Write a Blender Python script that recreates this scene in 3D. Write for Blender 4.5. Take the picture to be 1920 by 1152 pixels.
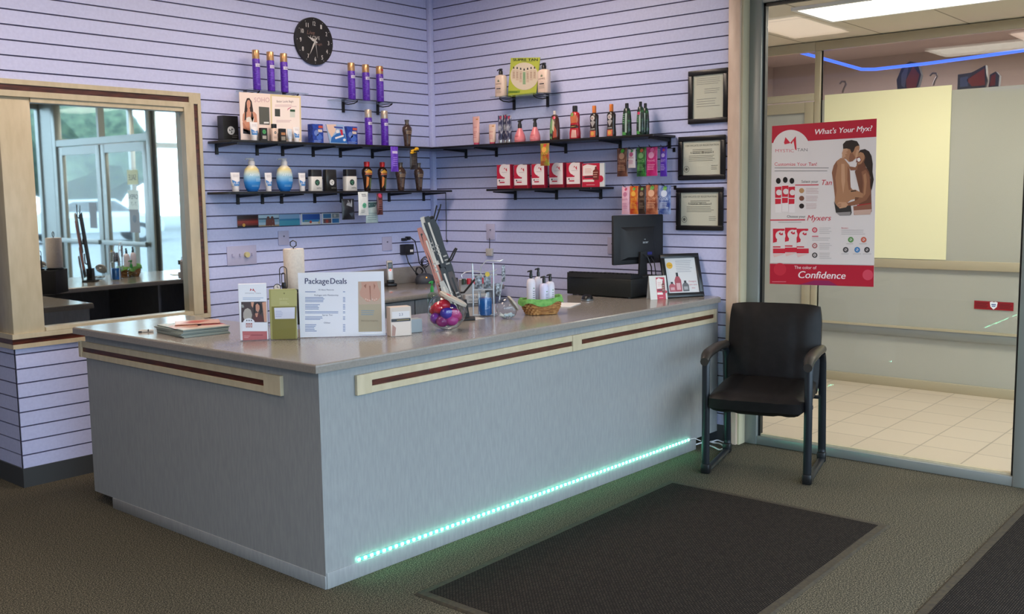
import bpy, bmesh, math, random
from mathutils import Vector, Matrix
PI = math.pi
rnd = random.Random(7)
for _o in list(bpy.data.objects): bpy.data.objects.remove(_o)
SC = bpy.context.scene
COL = SC.collection

# ------------------------------------------------------------------ camera
CAM = Vector((-5.2095, -5.2447, 1.4849))
YAW, PITCH, ROLL, FPX = 0.858858, 0.112138, -0.014571, 1853.35
_f = Vector((math.sin(YAW)*math.cos(PITCH), math.cos(YAW)*math.cos(PITCH), -math.sin(PITCH)))
_r = Vector((math.cos(YAW), -math.sin(YAW), 0)); _u = _r.cross(_f)
CR = _r*math.cos(ROLL) + _u*math.sin(ROLL); CU = _u*math.cos(ROLL) - _r*math.sin(ROLL); CF = _f
cd = bpy.data.cameras.new('camera'); cam = bpy.data.objects.new('camera', cd); COL.objects.link(cam)
cd.sensor_width = 36; cd.lens = FPX/1920*36; cd.clip_start = .05; cd.clip_end = 200
_m = Matrix((CR, CU, -CF)).transposed().to_4x4(); _m.translation = CAM
cam.matrix_world = _m
SC.camera = cam
SC.view_settings.view_transform = 'Standard'; SC.view_settings.look = 'None'
SC.view_settings.exposure = 0.56; SC.view_settings.gamma = 1.0; SC.view_settings.use_curve_mapping = False
SC.cycles.max_bounces = 8; SC.cycles.transparent_max_bounces = 16; SC.cycles.glossy_bounces = 5
SC.cycles.sample_clamp_indirect = 6; SC.cycles.caustics_reflective = False; SC.cycles.caustics_refractive = False

# ------------------------------------------------------------------ daylight
W = bpy.data.worlds.new('daylight'); SC.world = W; W.use_nodes = True
bg = W.node_tree.nodes['Background']; bg.inputs[0].default_value = (.62, .79, 1, 1); bg.inputs[1].default_value = 5.4

def lamp(name, loc, size, power, color, rot=(0, 0, 0)):
    l = bpy.data.lights.new(name, 'AREA'); l.shape = 'RECTANGLE'; l.size, l.size_y = size
    l.energy = power; l.color = color
    o = bpy.data.objects.new(name, l); o.location = loc; o.rotation_euler = rot; COL.objects.link(o); return o
# sky portals in the openings (they only guide the daylight sampling)
for n, loc, size, rot in (('portal_south', (-3.5, -6.36, 1.35), (7.0, 2.4), (PI/2, 0, 0)),
                          ('portal_vestibule', (1.2, -6.36, 1.3), (2.1, 2.5), (PI/2, 0, 0))):
    o = lamp(n, loc, size, 1, (1, 1, 1), rot); o.data.cycles.is_portal = True
ROOM_Z, VEST_Z = 3.0, 2.64
ROOM_LIGHTS = [(-1.35, -1.35, 19), (-2.0, -4.75, 18), (-3.3, -1.2, 15), (-5.7, -2.8, 18)]  # first follows the shelf shadows; others unseen, placed to brighten wall, carpet, desk side
for x, y, p_ in ROOM_LIGHTS:
    lamp('troffer_lamp', (x, y, ROOM_Z-.035), (1.15, .55), p_, (1, .78, .62))
VEST_LIGHTS = [(1.12, -3.02), (1.12, -5.4)]
for x, y in VEST_LIGHTS:
    lamp('vestibule_lamp', (x, y, VEST_Z-.035), (.55, 1.15), 17, (1, .9, .78))

# ------------------------------------------------------------------ helpers
def lin(c):
    if isinstance(c, str):
        c = c.lstrip('#'); c = [int(c[i:i+2], 16)/255 for i in (0, 2, 4)]
    return tuple((v/12.92 if v <= .04045 else ((v+.055)/1.055)**2.4) for v in c)
_mc = {}
def pm(c, rough=.5, metal=0., emit=0., spec=.5, alpha=1., coat=0., trans=0., ecol=None):
    """plain procedural material, cached"""
    k = (str(c), rough, metal, emit, spec, alpha, coat, trans)
    if k in _mc: return _mc[k]
    m = bpy.data.materials.new('mat_%s' % str(c).strip('#')); m.use_nodes = True
    b = m.node_tree.nodes['Principled BSDF']; l = lin(c)
    b.inputs['Base Color'].default_value = (*l, 1); b.inputs['Roughness'].default_value = rough
    b.inputs['Metallic'].default_value = metal; b.inputs['Specular IOR Level'].default_value = spec
    b.inputs['Coat Weight'].default_value = coat; b.inputs['Transmission Weight'].default_value = trans
    b.inputs['Alpha'].default_value = alpha
    if emit:
        b.inputs['Emission Color'].default_value = (*(ecol or l), 1); b.inputs['Emission Strength'].default_value = emit
    _mc[k] = m; return m
def noisy(name, c1, c2, scale=(40, 40, 40), rough=.6, bump=0., detail=3, c3=None, spec=.5, lo=.35, hi=.65, ngen=None):
    m = bpy.data.materials.new(name); m.use_nodes = True; nt = m.node_tree; b = nt.nodes['Principled BSDF']
    tc = nt.nodes.new('ShaderNodeTexCoord'); mp = nt.nodes.new('ShaderNodeMapping'); mp.inputs['Scale'].default_value = scale
    nz = nt.nodes.new('ShaderNodeTexNoise'); nz.inputs['Scale'].default_value = 1; nz.inputs['Detail'].default_value = detail
    rp = nt.nodes.new('ShaderNodeValToRGB'); e = rp.color_ramp.elements
    e[0].position, e[1].position = lo, hi; e[0].color = (*lin(c1), 1); e[1].color = (*lin(c2), 1)
    if c3: x = e.new((lo+hi)/2); x.color = (*lin(c3), 1)
    nt.links.new(tc.outputs['Object'], mp.inputs[0]); nt.links.new(mp.outputs[0], nz.inputs['Vector'])
    nt.links.new(nz.outputs['Fac'], rp.inputs[0]); nt.links.new(rp.outputs[0], b.inputs['Base Color'])
    b.inputs['Roughness'].default_value = rough; b.inputs['Specular IOR Level'].default_value = spec
    if bump:
        bp = nt.nodes.new('ShaderNodeBump'); bp.inputs['Strength'].default_value = bump; bp.inputs['Distance'].default_value = .002
        nt.links.new(nz.outputs['Fac'], bp.inputs['Height']); nt.links.new(bp.outputs[0], b.inputs['Normal'])
    return m
def glassmat(name, tint=(1, 1, 1), refl=1.0, frost=0.0, frostcol=(.8, .8, .75)):
    """thin pane: sees through, with a Fresnel reflection; frost adds a translucent film"""
    m = bpy.data.materials.new(name); m.use_nodes = True; nt = m.node_tree; nt.nodes.clear()
    out = nt.nodes.new('ShaderNodeOutputMaterial'); tr = nt.nodes.new('ShaderNodeBsdfTransparent'); tr.inputs[0].default_value = (*tint, 1)
    gl = nt.nodes.new('ShaderNodeBsdfGlossy'); gl.inputs['Roughness'].default_value = .01
    fr = nt.nodes.new('ShaderNodeFresnel'); fr.inputs[0].default_value = 1.45
    mu = nt.nodes.new('ShaderNodeMath'); mu.operation = 'MULTIPLY'; mu.inputs[1].default_value = refl
    mx = nt.nodes.new('ShaderNodeMixShader'); nt.links.new(fr.outputs[0], mu.inputs[0])
    ge = nt.nodes.new('ShaderNodeNewGeometry'); bf = nt.nodes.new('ShaderNodeMath'); bf.operation = 'SUBTRACT'; bf.inputs[0].default_value = 1
    m3 = nt.nodes.new('ShaderNodeMath'); m3.operation = 'MULTIPLY'; nt.links.new(ge.outputs['Backfacing'], bf.inputs[1])
    nt.links.new(mu.outputs[0], m3.inputs[0]); nt.links.new(bf.outputs[0], m3.inputs[1]); nt.links.new(m3.outputs[0], mx.inputs[0])
    base = tr.outputs[0]
    if frost:
        df = nt.nodes.new('ShaderNodeBsdfDiffuse'); df.inputs[0].default_value = (*frostcol, 1)
        tl = nt.nodes.new('ShaderNodeBsdfTranslucent'); tl.inputs[0].default_value = (*frostcol, 1)
        m1 = nt.nodes.new('ShaderNodeMixShader'); m1.inputs[0].default_value = .1
        nt.links.new(df.outputs[0], m1.inputs[1]); nt.links.new(tl.outputs[0], m1.inputs[2])
        m2 = nt.nodes.new('ShaderNodeMixShader'); m2.inputs[0].default_value = frost
        nt.links.new(tr.outputs[0], m2.inputs[1]); nt.links.new(m1.outputs[0], m2.inputs[2]); base = m2.outputs[0]
    nt.links.new(base, mx.inputs[1]); nt.links.new(gl.outputs[0], mx.inputs[2]); nt.links.new(mx.outputs[0], out.inputs[0])
    return m

def pix(ax, val, px, py):
    """point where the photo's pixel meets the plane axis=val"""
    d = CF + CR*((px-960)/FPX) - CU*((py-576)/FPX)
    t = (val-CAM[ax])/d[ax]; return CAM + d*t
def pixp(P0, n, px, py):
    d = CF + CR*((px-960)/FPX) - CU*((py-576)/FPX)
    return CAM + d*((P0-CAM).dot(n)/d.dot(n))
def ppm(P): return FPX/((Vector(P)-CAM).dot(CF))

class MB:
    """collects shapes; build() links them as ONE mesh object"""
    def __init__(s): s.v = []; s.f = []; s.m = []; s.mats = []; s.T = [Matrix()]; s.sm = []
    def mi(s, m):
        if m not in s.mats: s.mats.append(m)
        return s.mats.index(m)
    def push(s, M): s.T.append(s.T[-1] @ M); return s
    def pop(s): s.T.pop(); return s
    def raw(s, vs, fs, m, smooth=False):
        b = len(s.v); T = s.T[-1]; s.v += [T @ Vector(p) for p in vs]; k = s.mi(m)
        flip = T.determinant() < 0
        for f in fs:
            f = [b+i for i in f]
            s.f.append(f[::-1] if flip else f); s.m.append(k); s.sm.append(smooth)
        return s
    def box(s, x0, x1, y0, y1, z0, z1, m, bev=0., seg=2):
        if bev <= 0:
            vs = [(x, y, z) for x in (x0, x1) for y in (y0, y1) for z in (z0, z1)]
            return s.raw(vs, [(0, 1, 3, 2), (4, 6, 7, 5), (0, 4, 5, 1), (2, 3, 7, 6), (0, 2, 6, 4), (1, 5, 7, 3)], m)
        bm = bmesh.new(); bmesh.ops.create_cube(bm, size=1)
        for v in bm.verts: v.co = Vector((x0+(v.co.x+.5)*(x1-x0), y0+(v.co.y+.5)*(y1-y0), z0+(v.co.z+.5)*(z1-z0)))
        bmesh.ops.bevel(bm, geom=bm.edges[:], offset=bev, segments=seg, profile=.5, affect='EDGES')
        return s.bm(bm, m, seg > 1)
    def bm(s, bm, m, smooth=False):
        bm.verts.index_update(); vs = [v.co.copy() for v in bm.verts]; fs = [[v.index for v in f.verts] for f in bm.faces]
        bm.free(); return s.raw(vs, fs, m, smooth)
    def prism(s, pts, a, b, m, axis=2, smooth=False):
        """polygon extruded along an axis from a to b; pts in the two other axes (x,y)/(x,z)/(y,z)"""
        def P(u, v, w): return (u, v, w) if axis == 2 else ((u, w, v) if axis == 1 else (w, u, v))
        n = len(pts); vs = [P(u, v, a) for u, v in pts] + [P(u, v, b) for u, v in pts]
        fs = [list(range(n))[::-1], list(range(n, 2*n))] + [[i, (i+1) % n, n+(i+1) % n, n+i] for i in range(n)]
        if axis == 1: fs = [f[::-1] for f in fs]
        return s.raw(vs, fs, m, smooth)
    def lathe(s, prof, m, seg=20, sx=1., sy=1., c=(0, 0, 0), smooth=True, mats=None, pw=2.):
        """(r,z) profile about z; superellipse power pw squares the section"""
        def q(t): return (math.copysign(abs(math.cos(t))**(2/pw), math.cos(t)), math.copysign(abs(math.sin(t))**(2/pw), math.sin(t)))
        ring = [q(2*PI*i/seg) for i in range(seg)]
        vs = [(c[0]+r*a*sx, c[1]+r*b*sy, c[2]+z) for r, z in prof for a, b in ring]
        for j in range(len(prof)-1):
            pass
        fs = [[j*seg+i, j*seg+(i+1) % seg, (j+1)*seg+(i+1) % seg, (j+1)*seg+i] for j in range(len(prof)-1) for i in range(seg)]
        fs += [list(range(seg))[::-1], [(len(prof)-1)*seg+i for i in range(seg)]]
        return s.raw(vs, fs, m, smooth)
    def tube(s, pts, r, m, seg=8, closed=False, rr=None):
        pts = [Vector(p) for p in pts]; n = len(pts); vs = []; up = None
        for i, p in enumerate(pts):
            a = pts[(i-1) % n] if (closed or i > 0) else p; b = pts[(i+1) % n] if (closed or i < n-1) else p
            t = (b-a).normalized()
            if up is None: up = Vector((0, 0, 1)) if abs(t.z) < .9 else Vector((1, 0, 0))
            x = up.cross(t); x = x.normalized() if x.length > 1e-6 else Vector((1, 0, 0)); y = t.cross(x).normalized(); up = y
            R = rr[i] if rr else r
            vs += [p + (x*math.cos(2*PI*k/seg)+y*math.sin(2*PI*k/seg))*R for k in range(seg)]
        fs = [[i*seg+k, i*seg+(k+1) % seg, ((i+1) % n)*seg+(k+1) % seg, ((i+1) % n)*seg+k] for i in range(n if closed else n-1) for k in range(seg)]
        if not closed: fs += [list(range(seg))[::-1], [(n-1)*seg+k for k in range(seg)]]
        return s.raw(vs, fs, m, True)
    def cyl(s, a, b, r, m, seg=14): return s.tube([a, b], r, m, seg)
    def ball(s, c, r, m, sx=1, sy=1, sz=1, seg=14, rings=8):
        prof = [(max(1e-4, math.sin(PI*j/rings))*r, -math.cos(PI*j/rings)*r*sz) for j in range(rings+1)]
        return s.lathe(prof, m, seg, sx, sy, c)
    def sheet(s, grid, m, th=0., smooth=True):
        """grid of points [row][col] as a surface, thickened downwards along its local normal when th>0"""
        R, Cn = len(grid), len(grid[0]); vs = [p for r in grid for p in r]
        fs = [[i*Cn+j, i*Cn+j+1, (i+1)*Cn+j+1, (i+1)*Cn+j] for i in range(R-1) for j in range(Cn-1)]
        if th:
            bm = bmesh.new(); bv = [bm.verts.new(v) for v in vs]
            for f in fs: bm.faces.new([bv[i] for i in f])
            bm.normal_update()
            bmesh.ops.solidify(bm, geom=bm.faces[:], thickness=th); return s.bm(bm, m, smooth)
        return s.raw(vs, fs, m, smooth)
    def art(s, A, wrap=None, off=.0006, y0=0., sy=1.):
        """printed art on a face that looks along local -Y; wrap=radius bends it round z"""
        for kind, pts, tris, m, lay in A.e:
            o = off + lay*.00025; vs = []
            for u, v in pts:
                if wrap: a = u/wrap; vs.append(((wrap+o)*math.sin(a), y0-(wrap+o)*math.cos(a)*sy, v))
                else: vs.append((u, y0-o, v))
            s.raw(vs, tris, m)
        return s
    def build(s, name, parent=None, loc=None, recalc=True):
        me = bpy.data.meshes.new(name)
        # drop to a local origin at the base centre when it is a top-level mesh
        me.from_pydata([tuple(v) for v in s.v], [], s.f)
        for m in s.mats: me.materials.append(m)
        me.polygons.foreach_set('material_index', s.m); me.polygons.foreach_set('use_smooth', s.sm)
        me.update()
        if any(s.sm):
            try: me.set_sharp_from_angle(angle=math.radians(42))
            except Exception: pass
        o = bpy.data.objects.new(name, me); COL.objects.link(o)
        if loc is not None: o.location = loc
        if parent is not None: o.parent = parent
        return o

_tc = {}
def text_mesh(t):
    if t in _tc: return _tc[t]
    cu = bpy.data.curves.new('t', 'FONT'); cu.body = t; cu.size = 1; cu.resolution_u = 3; cu.fill_mode = 'FRONT'
    o = bpy.data.objects.new('t', cu); COL.objects.link(o); bpy.context.view_layer.update()
    me = bpy.data.meshes.new_from_object(o.evaluated_get(bpy.context.evaluated_depsgraph_get()))
    vs = [(v.co.x, v.co.y) for v in me.vertices]; fs = [list(p.vertices) for p in me.polygons]
    bpy.data.objects.remove(o); bpy.data.curves.remove(cu); bpy.data.meshes.remove(me)
    x0 = min(v[0] for v in vs); x1 = max(v[0] for v in vs); vs = [(x-x0, y) for x, y in vs]
    _tc[t] = (vs, fs, x1-x0); return _tc[t]
class Art:
    def __init__(s, fn=None): s.e = []; s.fn = fn or (lambda u, v: (u, v))
    def poly(s, pts, m, lay=1):
        q = [s.fn(*p) for p in pts]
        from mathutils.geometry import tessellate_polygon
        t = tessellate_polygon([[Vector((a, b, 0)) for a, b in q]]); tris = []
        for a, b, c in t:
            ar = (q[b][0]-q[a][0])*(q[c][1]-q[a][1])-(q[c][0]-q[a][0])*(q[b][1]-q[a][1])
            tris.append((a, b, c) if ar > 0 else (a, c, b))
        s.e.append(('p', q, tris, m, lay)); return s
    def rect(s, u0, v0, u1, v1, m, lay=1, n=1):
        for i in range(n):
            a = u0+(u1-u0)*i/n; b = u0+(u1-u0)*(i+1)/n; s.poly([(a, v0), (b, v0), (b, v1), (a, v1)], m, lay)
        return s
    def disc(s, cu, cv, r, m, lay=1, sv=1., n=20):
        return s.poly([(cu+r*math.cos(2*PI*i/n), cv+r*sv*math.sin(2*PI*i/n)) for i in range(n)], m, lay)
    def text(s, t, u, v, h, m, lay=2, align='c', width=None, shear=0., up=1, bold=0.):
        """h = cap height; in mapped (pixel) space pass up=-1"""
        vs, fs, w = text_mesh(t); k = h/.72; kx = k if width is None else width/max(w, 1e-6)
        ox = {'c': -w/2, 'l': 0, 'r': -w}[align]
        q = [s.fn(u+(x+ox)*kx+shear*y*k, v+up*y*k) for x, y in vs]
        def ar(f):
            a, b, c = q[f[0]], q[f[1]], q[f[2]]; return (b[0]-a[0])*(c[1]-a[1])-(c[0]-a[0])*(b[1]-a[1])
        s.e.append(('t', q, [f if ar(f) > 0 else f[::-1] for f in fs], m, lay))
        if bold: s.text(t, u+bold, v, h, m, lay+.2, align, width, shear, up)
        return s
    def bars(s, u0, v0, u1, v1, n, m, lay=1.5, th=.35, rag=.25, r=None):
        """n lines of print too small to read"""
        r = r or rnd
        for i in range(n):
            y = v0+(v1-v0)*(i+.5)/n; h = abs(v1-v0)/n*th/2; w = (u1-u0)*(1-rag*r.random())
            s.rect(u0, y-h, u0+w, y+h, m, lay)
        return s

def tag(o, label=None, cat=None, group=None, kind=None):
    if label: o['label'] = label
    if cat: o['category'] = cat
    if group: o['group'] = group
    if kind: o['kind'] = kind
    return o
def thing(name, label, cat, loc=(0, 0, 0), rz=0., group=None):
    o = bpy.data.objects.new(name, None); COL.objects.link(o); o.empty_display_size = .05
    o.location = loc; o.rotation_euler = (0, 0, rz); return tag(o, label, cat, group)
def struct(name, mb, parent=None):
    o = mb.build(name, parent)
    if parent is None: o['kind'] = 'structure'
    return o
def sroot(name, loc=(0, 0, 0)):
    o = bpy.data.objects.new(name, None); COL.objects.link(o); o.location = loc; o['kind'] = 'structure'; return o
RZB = -PI/2      # things that stand against the east wall look west
# ================================================================== materials of the place
WALLP = noisy('wall_paint', '#c2c7ec', '#c9cef2', (60, 60, 60), .42, .05)
GROOVE = pm('#55506a', .8)
CREAM = noisy('cream_trim', '#c0b294', '#cabc9f', (30, 30, 8), .35)
WOODI = noisy('dark_wood_inlay', '#3a1a12', '#5c2c1e', (12, 12, 90), .3)
LAM = noisy('grey_laminate', '#8e9091', '#979999', (90, 90, 14), .38, 0)
LAMTOP = noisy('grey_laminate_top', '#8a847d', '#928c85', (120, 120, 120), .17, 0)
CARPET = noisy('carpet', '#282924', '#807866', (200, 200, 200), .95, .2, 3, '#4b483e', spec=.05)
BASEB = pm('#3f4244', .5)
ALU = pm('#8f928e', .34, .35)
ALUC = pm('#b3a78c', .4, .15)
BLACK = pm('#141416', .35); BLACKM = pm('#1b1b1d', .6); GASKET = pm('#101010', .5)
WHITE = pm('#e9e6e2', .45)
GLASS = glassmat('clear_glass', (.96, .98, .97))
def brickmat(name, c1, c2, mortar, scale, sx, sy, msize, rough, spec=.5, off=0.):
    m = bpy.data.materials.new(name); m.use_nodes = True; nt = m.node_tree; b = nt.nodes['Principled BSDF']
    tc = nt.nodes.new('ShaderNodeTexCoord'); br = nt.nodes.new('ShaderNodeTexBrick'); br.offset = off
    br.inputs['Color1'].default_value = (*lin(c1), 1); br.inputs['Color2'].default_value = (*lin(c2), 1); br.inputs['Mortar'].default_value = (*lin(mortar), 1)
    br.inputs['Scale'].default_value = scale; br.inputs['Brick Width'].default_value = sx; br.inputs['Row Height'].default_value = sy
    br.inputs['Mortar Size'].default_value = msize
    nt.links.new(tc.outputs['Object'], br.inputs['Vector']); nt.links.new(br.outputs['Color'], b.inputs['Base Color'])
    b.inputs['Roughness'].default_value = rough; b.inputs['Specular IOR Level'].default_value = spec
    return m

# ================================================================== slat walls
PITCH_Z, SL0, GR = .0762, 2.83676, .0075
def slats(mb, u0, u1, z0, z1, put):
    """horizontal planks between grooves; put(ua,ub,da,db,za,zb,mat) adds a box, d is the depth into the wall"""
    put(u0, u1, .008, .02, z0, z1, GROOVE)
    edges = [z0]; k = 60
    for k in range(80, -10, -1):
        z = SL0-PITCH_Z*k
        if z0+.006 < z < z1-.006: edges.append(z)
    edges.append(z1)
    for i in range(len(edges)-1):
        a = edges[i] + (GR/2 if i > 0 else 0); b = edges[i+1] - (GR/2 if i < len(edges)-2 else 0)
        put(u0, u1, 0, .012, a, b, WALLP)
LX = -3.062
def putA(mb): return lambda a, b, d0, d1, z0, z1, m: mb.box(a, b, d0, d1, z0, z1, m)
def putB(mb): return lambda a, b, d0, d1, z0, z1, m: mb.box(d0, d1, a, b, z0, z1, m)
MZ0, MZ1, MX0, MX1 = .812, 2.10, LX, -1.925      # outer edge of the mirror frame
w = MB(); P = putA(w)
slats(w, LX, -.0, MZ1-.004, ROOM_Z, P); slats(w, MX1-.004, -.0, .1, MZ1-.004, P); slats(w, LX, MX1-.004, .1, .74, P)
w.box(LX+.02, 0, .05, .12, 0, ROOM_Z, WALLP)
struct('wall_north', w)
w = MB(); P = putB(w)
slats(w, -2.43, 0, .1, ROOM_Z, P); w.box(.02, .1, -2.43, .12, 0, ROOM_Z, WALLP)
struct('wall_east', w)
w = MB(); slats(w, .012, 2.6, .1, .74, lambda a, b, d0, d1, z0, z1, m: w.box(LX+d0, LX+d1, a, b, z0, z1, m))
slats(w, .012, 2.6, 2.1, ROOM_Z, lambda a, b, d0, d1, z0, z1, m: w.box(LX+d0, LX+d1, a, b, z0, z1, m))
w.box(LX+.02, LX+.1, .13, 2.6, 0, ROOM_Z, CREAM)
struct('wall_corridor', w)
# corner bead between the two slat walls
w = MB(); w.box(-.036, 0, -.036, 0, 0, ROOM_Z, WALLP, .004); struct('trim_1', w)
# cream corner post beside the mirror
w = MB(); w.box(LX-.004, -2.905, -.004, .16, .81, 2.03, CREAM, .004); struct('trim_2', w)
# ledge band under the mirror that turns the corner
w = MB()
def band(w, z0, z1, prot, horizontal, a, b, inl0, inl1):
    pass
w.box(LX-.016, MX1, -.016, 0, .735, .758, CREAM); w.box(LX-.016, MX1, -.011, 0, .758, .786, WOODI); w.box(LX-.018, MX1, -.02, .05, .786, .812, CREAM)
w.box(LX-.016, LX, 0, 2.5, .735, .758, CREAM); w.box(LX-.011, LX, 0, 2.5, .758, .786, WOODI); w.box(LX-.018, LX, .05, 2.5, .786, .812, CREAM)
struct('trim_3', w)
w = MB(); w.box(LX-.008, -1.3, -.008, 0, 0, .102, BASEB); w.box(LX-.008, LX, 0, 2.6, 0, .102, BASEB); struct('baseboard_north', w)
w = MB(); w.box(-.008, 0, -2.43, -.1, 0, .102, BASEB); struct('baseboard_east', w)
# floor, ceiling and the unseen walls that close the room
w = MB(); w.box(-8.5, .13, -6.5, 3, -.05, 0, CARPET); struct('floor', w)
CEIL = brickmat('ceiling_tiles', '#d8d5cc', '#d2cfc6', '#9a978f', 1, .61, .61, .008, .9, .1)
w = MB(); w.box(-8.5, .13, -6.5, 3, ROOM_Z, ROOM_Z+.06, CEIL); struct('ceiling', w)
PLAIN = pm('#b9b4c6', .7)
w = MB(); w.box(-8.6, -8.5, -6.5, 3, 0, ROOM_Z, PLAIN); struct('wall_west', w)
w = MB(); w.box(-8.5, LX+.1, 2.6, 2.7, 0, ROOM_Z, PLAIN); struct('wall_back', w)
w = MB(); w.box(-8.5, .1, -6.5, -6.4, 0, .12, CREAM); w.box(-8.5, .1, -6.5, -6.4, 2.55, ROOM_Z, CREAM); w.box(-8.5, -7.1, -6.5, -6.4, .12, 2.55, PLAIN)
struct('wall_south', w)
r = sroot('window_1', (-3.5, -6.42, 0))
w = MB()
for x in (-3.57, -1.8, 0, 1.8, 3.57): w.box(x-.03, x+.03, -.04, .04, .12, 2.55, ALU, .004)
w.box(-3.55, 3.55, -.04, .04, .12, .17, ALU); w.box(-3.55, 3.55, -.04, .04, 2.5, 2.55, ALU); w.build('window_frame', r)
w = MB(); w.box(-3.54, 3.54, -.003, .003, .17, 2.5, GLASS); w.build('pane', r)

# troffers of the sales room and the vestibule
DIFF = pm('#fff4e8', .5, emit=2.2, ecol=(1, .9, .82)); DIFFV = pm('#fff6dd', .5, emit=3.6, ecol=(1, .95, .84))
def troffer(x, y, z, lx, ly, mat, label, group):
    t = thing('ceiling_light', label, 'light', (x, y, z), 0, group)
    f = MB()
    for a0, a1, b0, b1 in ((-lx, lx, -ly, -ly+.03), (-lx, lx, ly-.03, ly), (-lx, -lx+.03, -ly+.03, ly-.03), (lx-.03, lx, -ly+.03, ly-.03)):
        f.box(a0, a1, b0, b1, -.02, 0, WHITE)
    f.build('frame', t); d = MB(); d.box(-lx+.03, lx-.03, -ly+.03, ly-.03, -.012, -.001, mat); d.build('diffuser', t)
for x, y, p_ in ROOM_LIGHTS: troffer(x, y, ROOM_Z, .61, .305, DIFF, 'recessed fluorescent ceiling light of the sales room, above the picture', 'ceiling lights of the sales room')
troffer(*VEST_LIGHTS[0], VEST_Z, .305, .61, DIFFV, 'bright fluorescent ceiling light in the tiled entry beyond the glass', None)
troffer(*VEST_LIGHTS[1], VEST_Z, .305, .61, DIFFV, 'fluorescent ceiling light of the entry near its outer doors, outside the picture', None)

# ================================================================== framed mirror
t = thing('wall_mirror', 'large wall mirror in cream frame with dark wood inlay, left of the shelves', 'mirror', ((LX+MX1)/2, 0, MZ0))
bx, bz = (LX+MX1)/2, MZ0
def L(w): w.push(Matrix.Translation((-bx, 0, -bz))); return w
f = L(MB())
# top member: two cream rails with a sunk inlay; right member the same
f.box(LX, MX1, -.022, .0, 2.083, 2.108, CREAM); f.box(LX, -2.0, -.022, .0, 2.022, 2.052, CREAM)
f.box(-2.0, MX1, -.022, 0, 2.045, 2.083, CREAM); f.box(-2.002, -1.972, -.022, 0, MZ0, 2.045, CREAM)
f.box(-1.945, MX1, -.022, 0, MZ0, 2.045, CREAM); f.box(-2.035, -2.002, -.022, .05, MZ0, 2.022, CREAM)
f.box(-2.905, -2.035, -.012, .05, 1.998, 2.022, CREAM); f.box(-2.905, -2.035, -.016, .05, MZ0+.001, .832, CREAM)
f.build('frame', t)
i = L(MB()); i.box(LX, -2.0, -.014, 0, 2.052, 2.083, WOODI); i.box(-1.972, -1.945, -.014, 0, MZ0, 2.045, WOODI)
o = i.build('inlay', t); o['label'] = 'dark red-brown wooden inlay strip'
MIRR = pm('#d4dcda', .02, 1.0)
g = MB(); gw = .435; g.box(-gw, gw, -.003, .003, -.585, .585, MIRR)
o = g.build('mirror_glass', t, (-2.47-bx, .03, 1.415-bz)); o.rotation_euler = (math.radians(.25), 0, math.radians(.17)); o['label'] = 'reflecting glass showing the entrance doors'

# ================================================================== storefront east
GX = .1
w = MB(); w.box(-.028, .006, -2.503, -2.43, 0, ROOM_Z, noisy('casing_cream_lit', '#cdb19c', '#d6bba6', (30, 30, 8), .35), .003); w.box(.006, .07, -2.503, -2.43, 0, ROOM_Z, CREAM); w.box(-.012, .13, -2.515, -2.503, 0, ROOM_Z, pm('#c9bd9e', .4)); struct('trim_4', w)  # cream casing coloured pinker to carry the warm room light on it
r = sroot('window_2', (GX, -3.25, 0)); f = MB()
for y0, y1 in ((-2.59, -2.515), (-4.06, -3.985)): f.box(-.04, .04, y0+3.25, y1+3.25, 0, 2.62, ALU, .004)
f.box(-.035, .035, -3.985+3.25, -2.59+3.25, 0, .05, ALU, .003); f.box(-.035, .035, -3.985+3.25, -2.59+3.25, 2.545, 2.62, ALU, .003)
f.box(-.012, .012, -3.985+3.25, -2.59+3.25, .05, .062, CREAM); f.build('window_frame', r)
f = MB(); f.box(-.016, .016, .646, .66, .05, 2.545, GASKET); f.box(-.016, .016, -.735, -.722, .05, 2.545, GASKET); f.box(-.016, .016, -.735, .66, 2.53, 2.545, GASKET)
o = f.build('gasket', r); o['label'] = 'black rubber glazing strip'
f = MB(); f.box(-.003, .003, -.73, .656, .055, 2.54, GLASS); f.build('pane', r)
w = MB(); w.box(.06, .14, -6.5, -2.43, 2.62, ROOM_Z, CREAM); w.box(.06, .14, -6.5, -6.1, 0, 2.62, ALU); struct('wall_storefront', w)
# the pair of glass doors seen in the mirror
def glass_door(name, y0, y1, hinge):
    r = sroot(name, (GX, (y0+y1)/2, 0)); h = (y1-y0)/2; f = MB()
    f.box(-.022, .022, -h, -h+.09, .01, 2.05, ALU, .003); f.box(-.022, .022, h-.09, h, .01, 2.05, ALU, .003)
    f.box(-.022, .022, -h+.09, h-.09, .01, .2, ALU); f.box(-.022, .022, -h+.09, h-.09, 1.96, 2.05, ALU); f.build('door_frame', r)
    f = MB(); f.box(-.003, .003, -h+.045, h-.045, .19, 1.99, GLASS); f.build('pane', r)
    f = MB(); f.box(-.075, -.045, -h+.02, h-.02, .98, 1.03, ALU, .004); f.build('push_bar', r)
    return r
glass_door('door_1', -5.03, -4.09, 1); glass_door('door_2', -6.0, -5.06, -1)
w = MB()
w.box(.06, .14, -6.1, -6.02, 0, 2.62, ALU, .004); w.box(.065, .135, -6.02, -4.06, 2.06, 2.13, ALU); w.box(.065, .135, -6.02, -4.06, 2.55, 2.62, ALU); w.box(.065, .135, -5.06, -5.02, 2.13, 2.55, ALU)
struct('trim_5', w)

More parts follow.
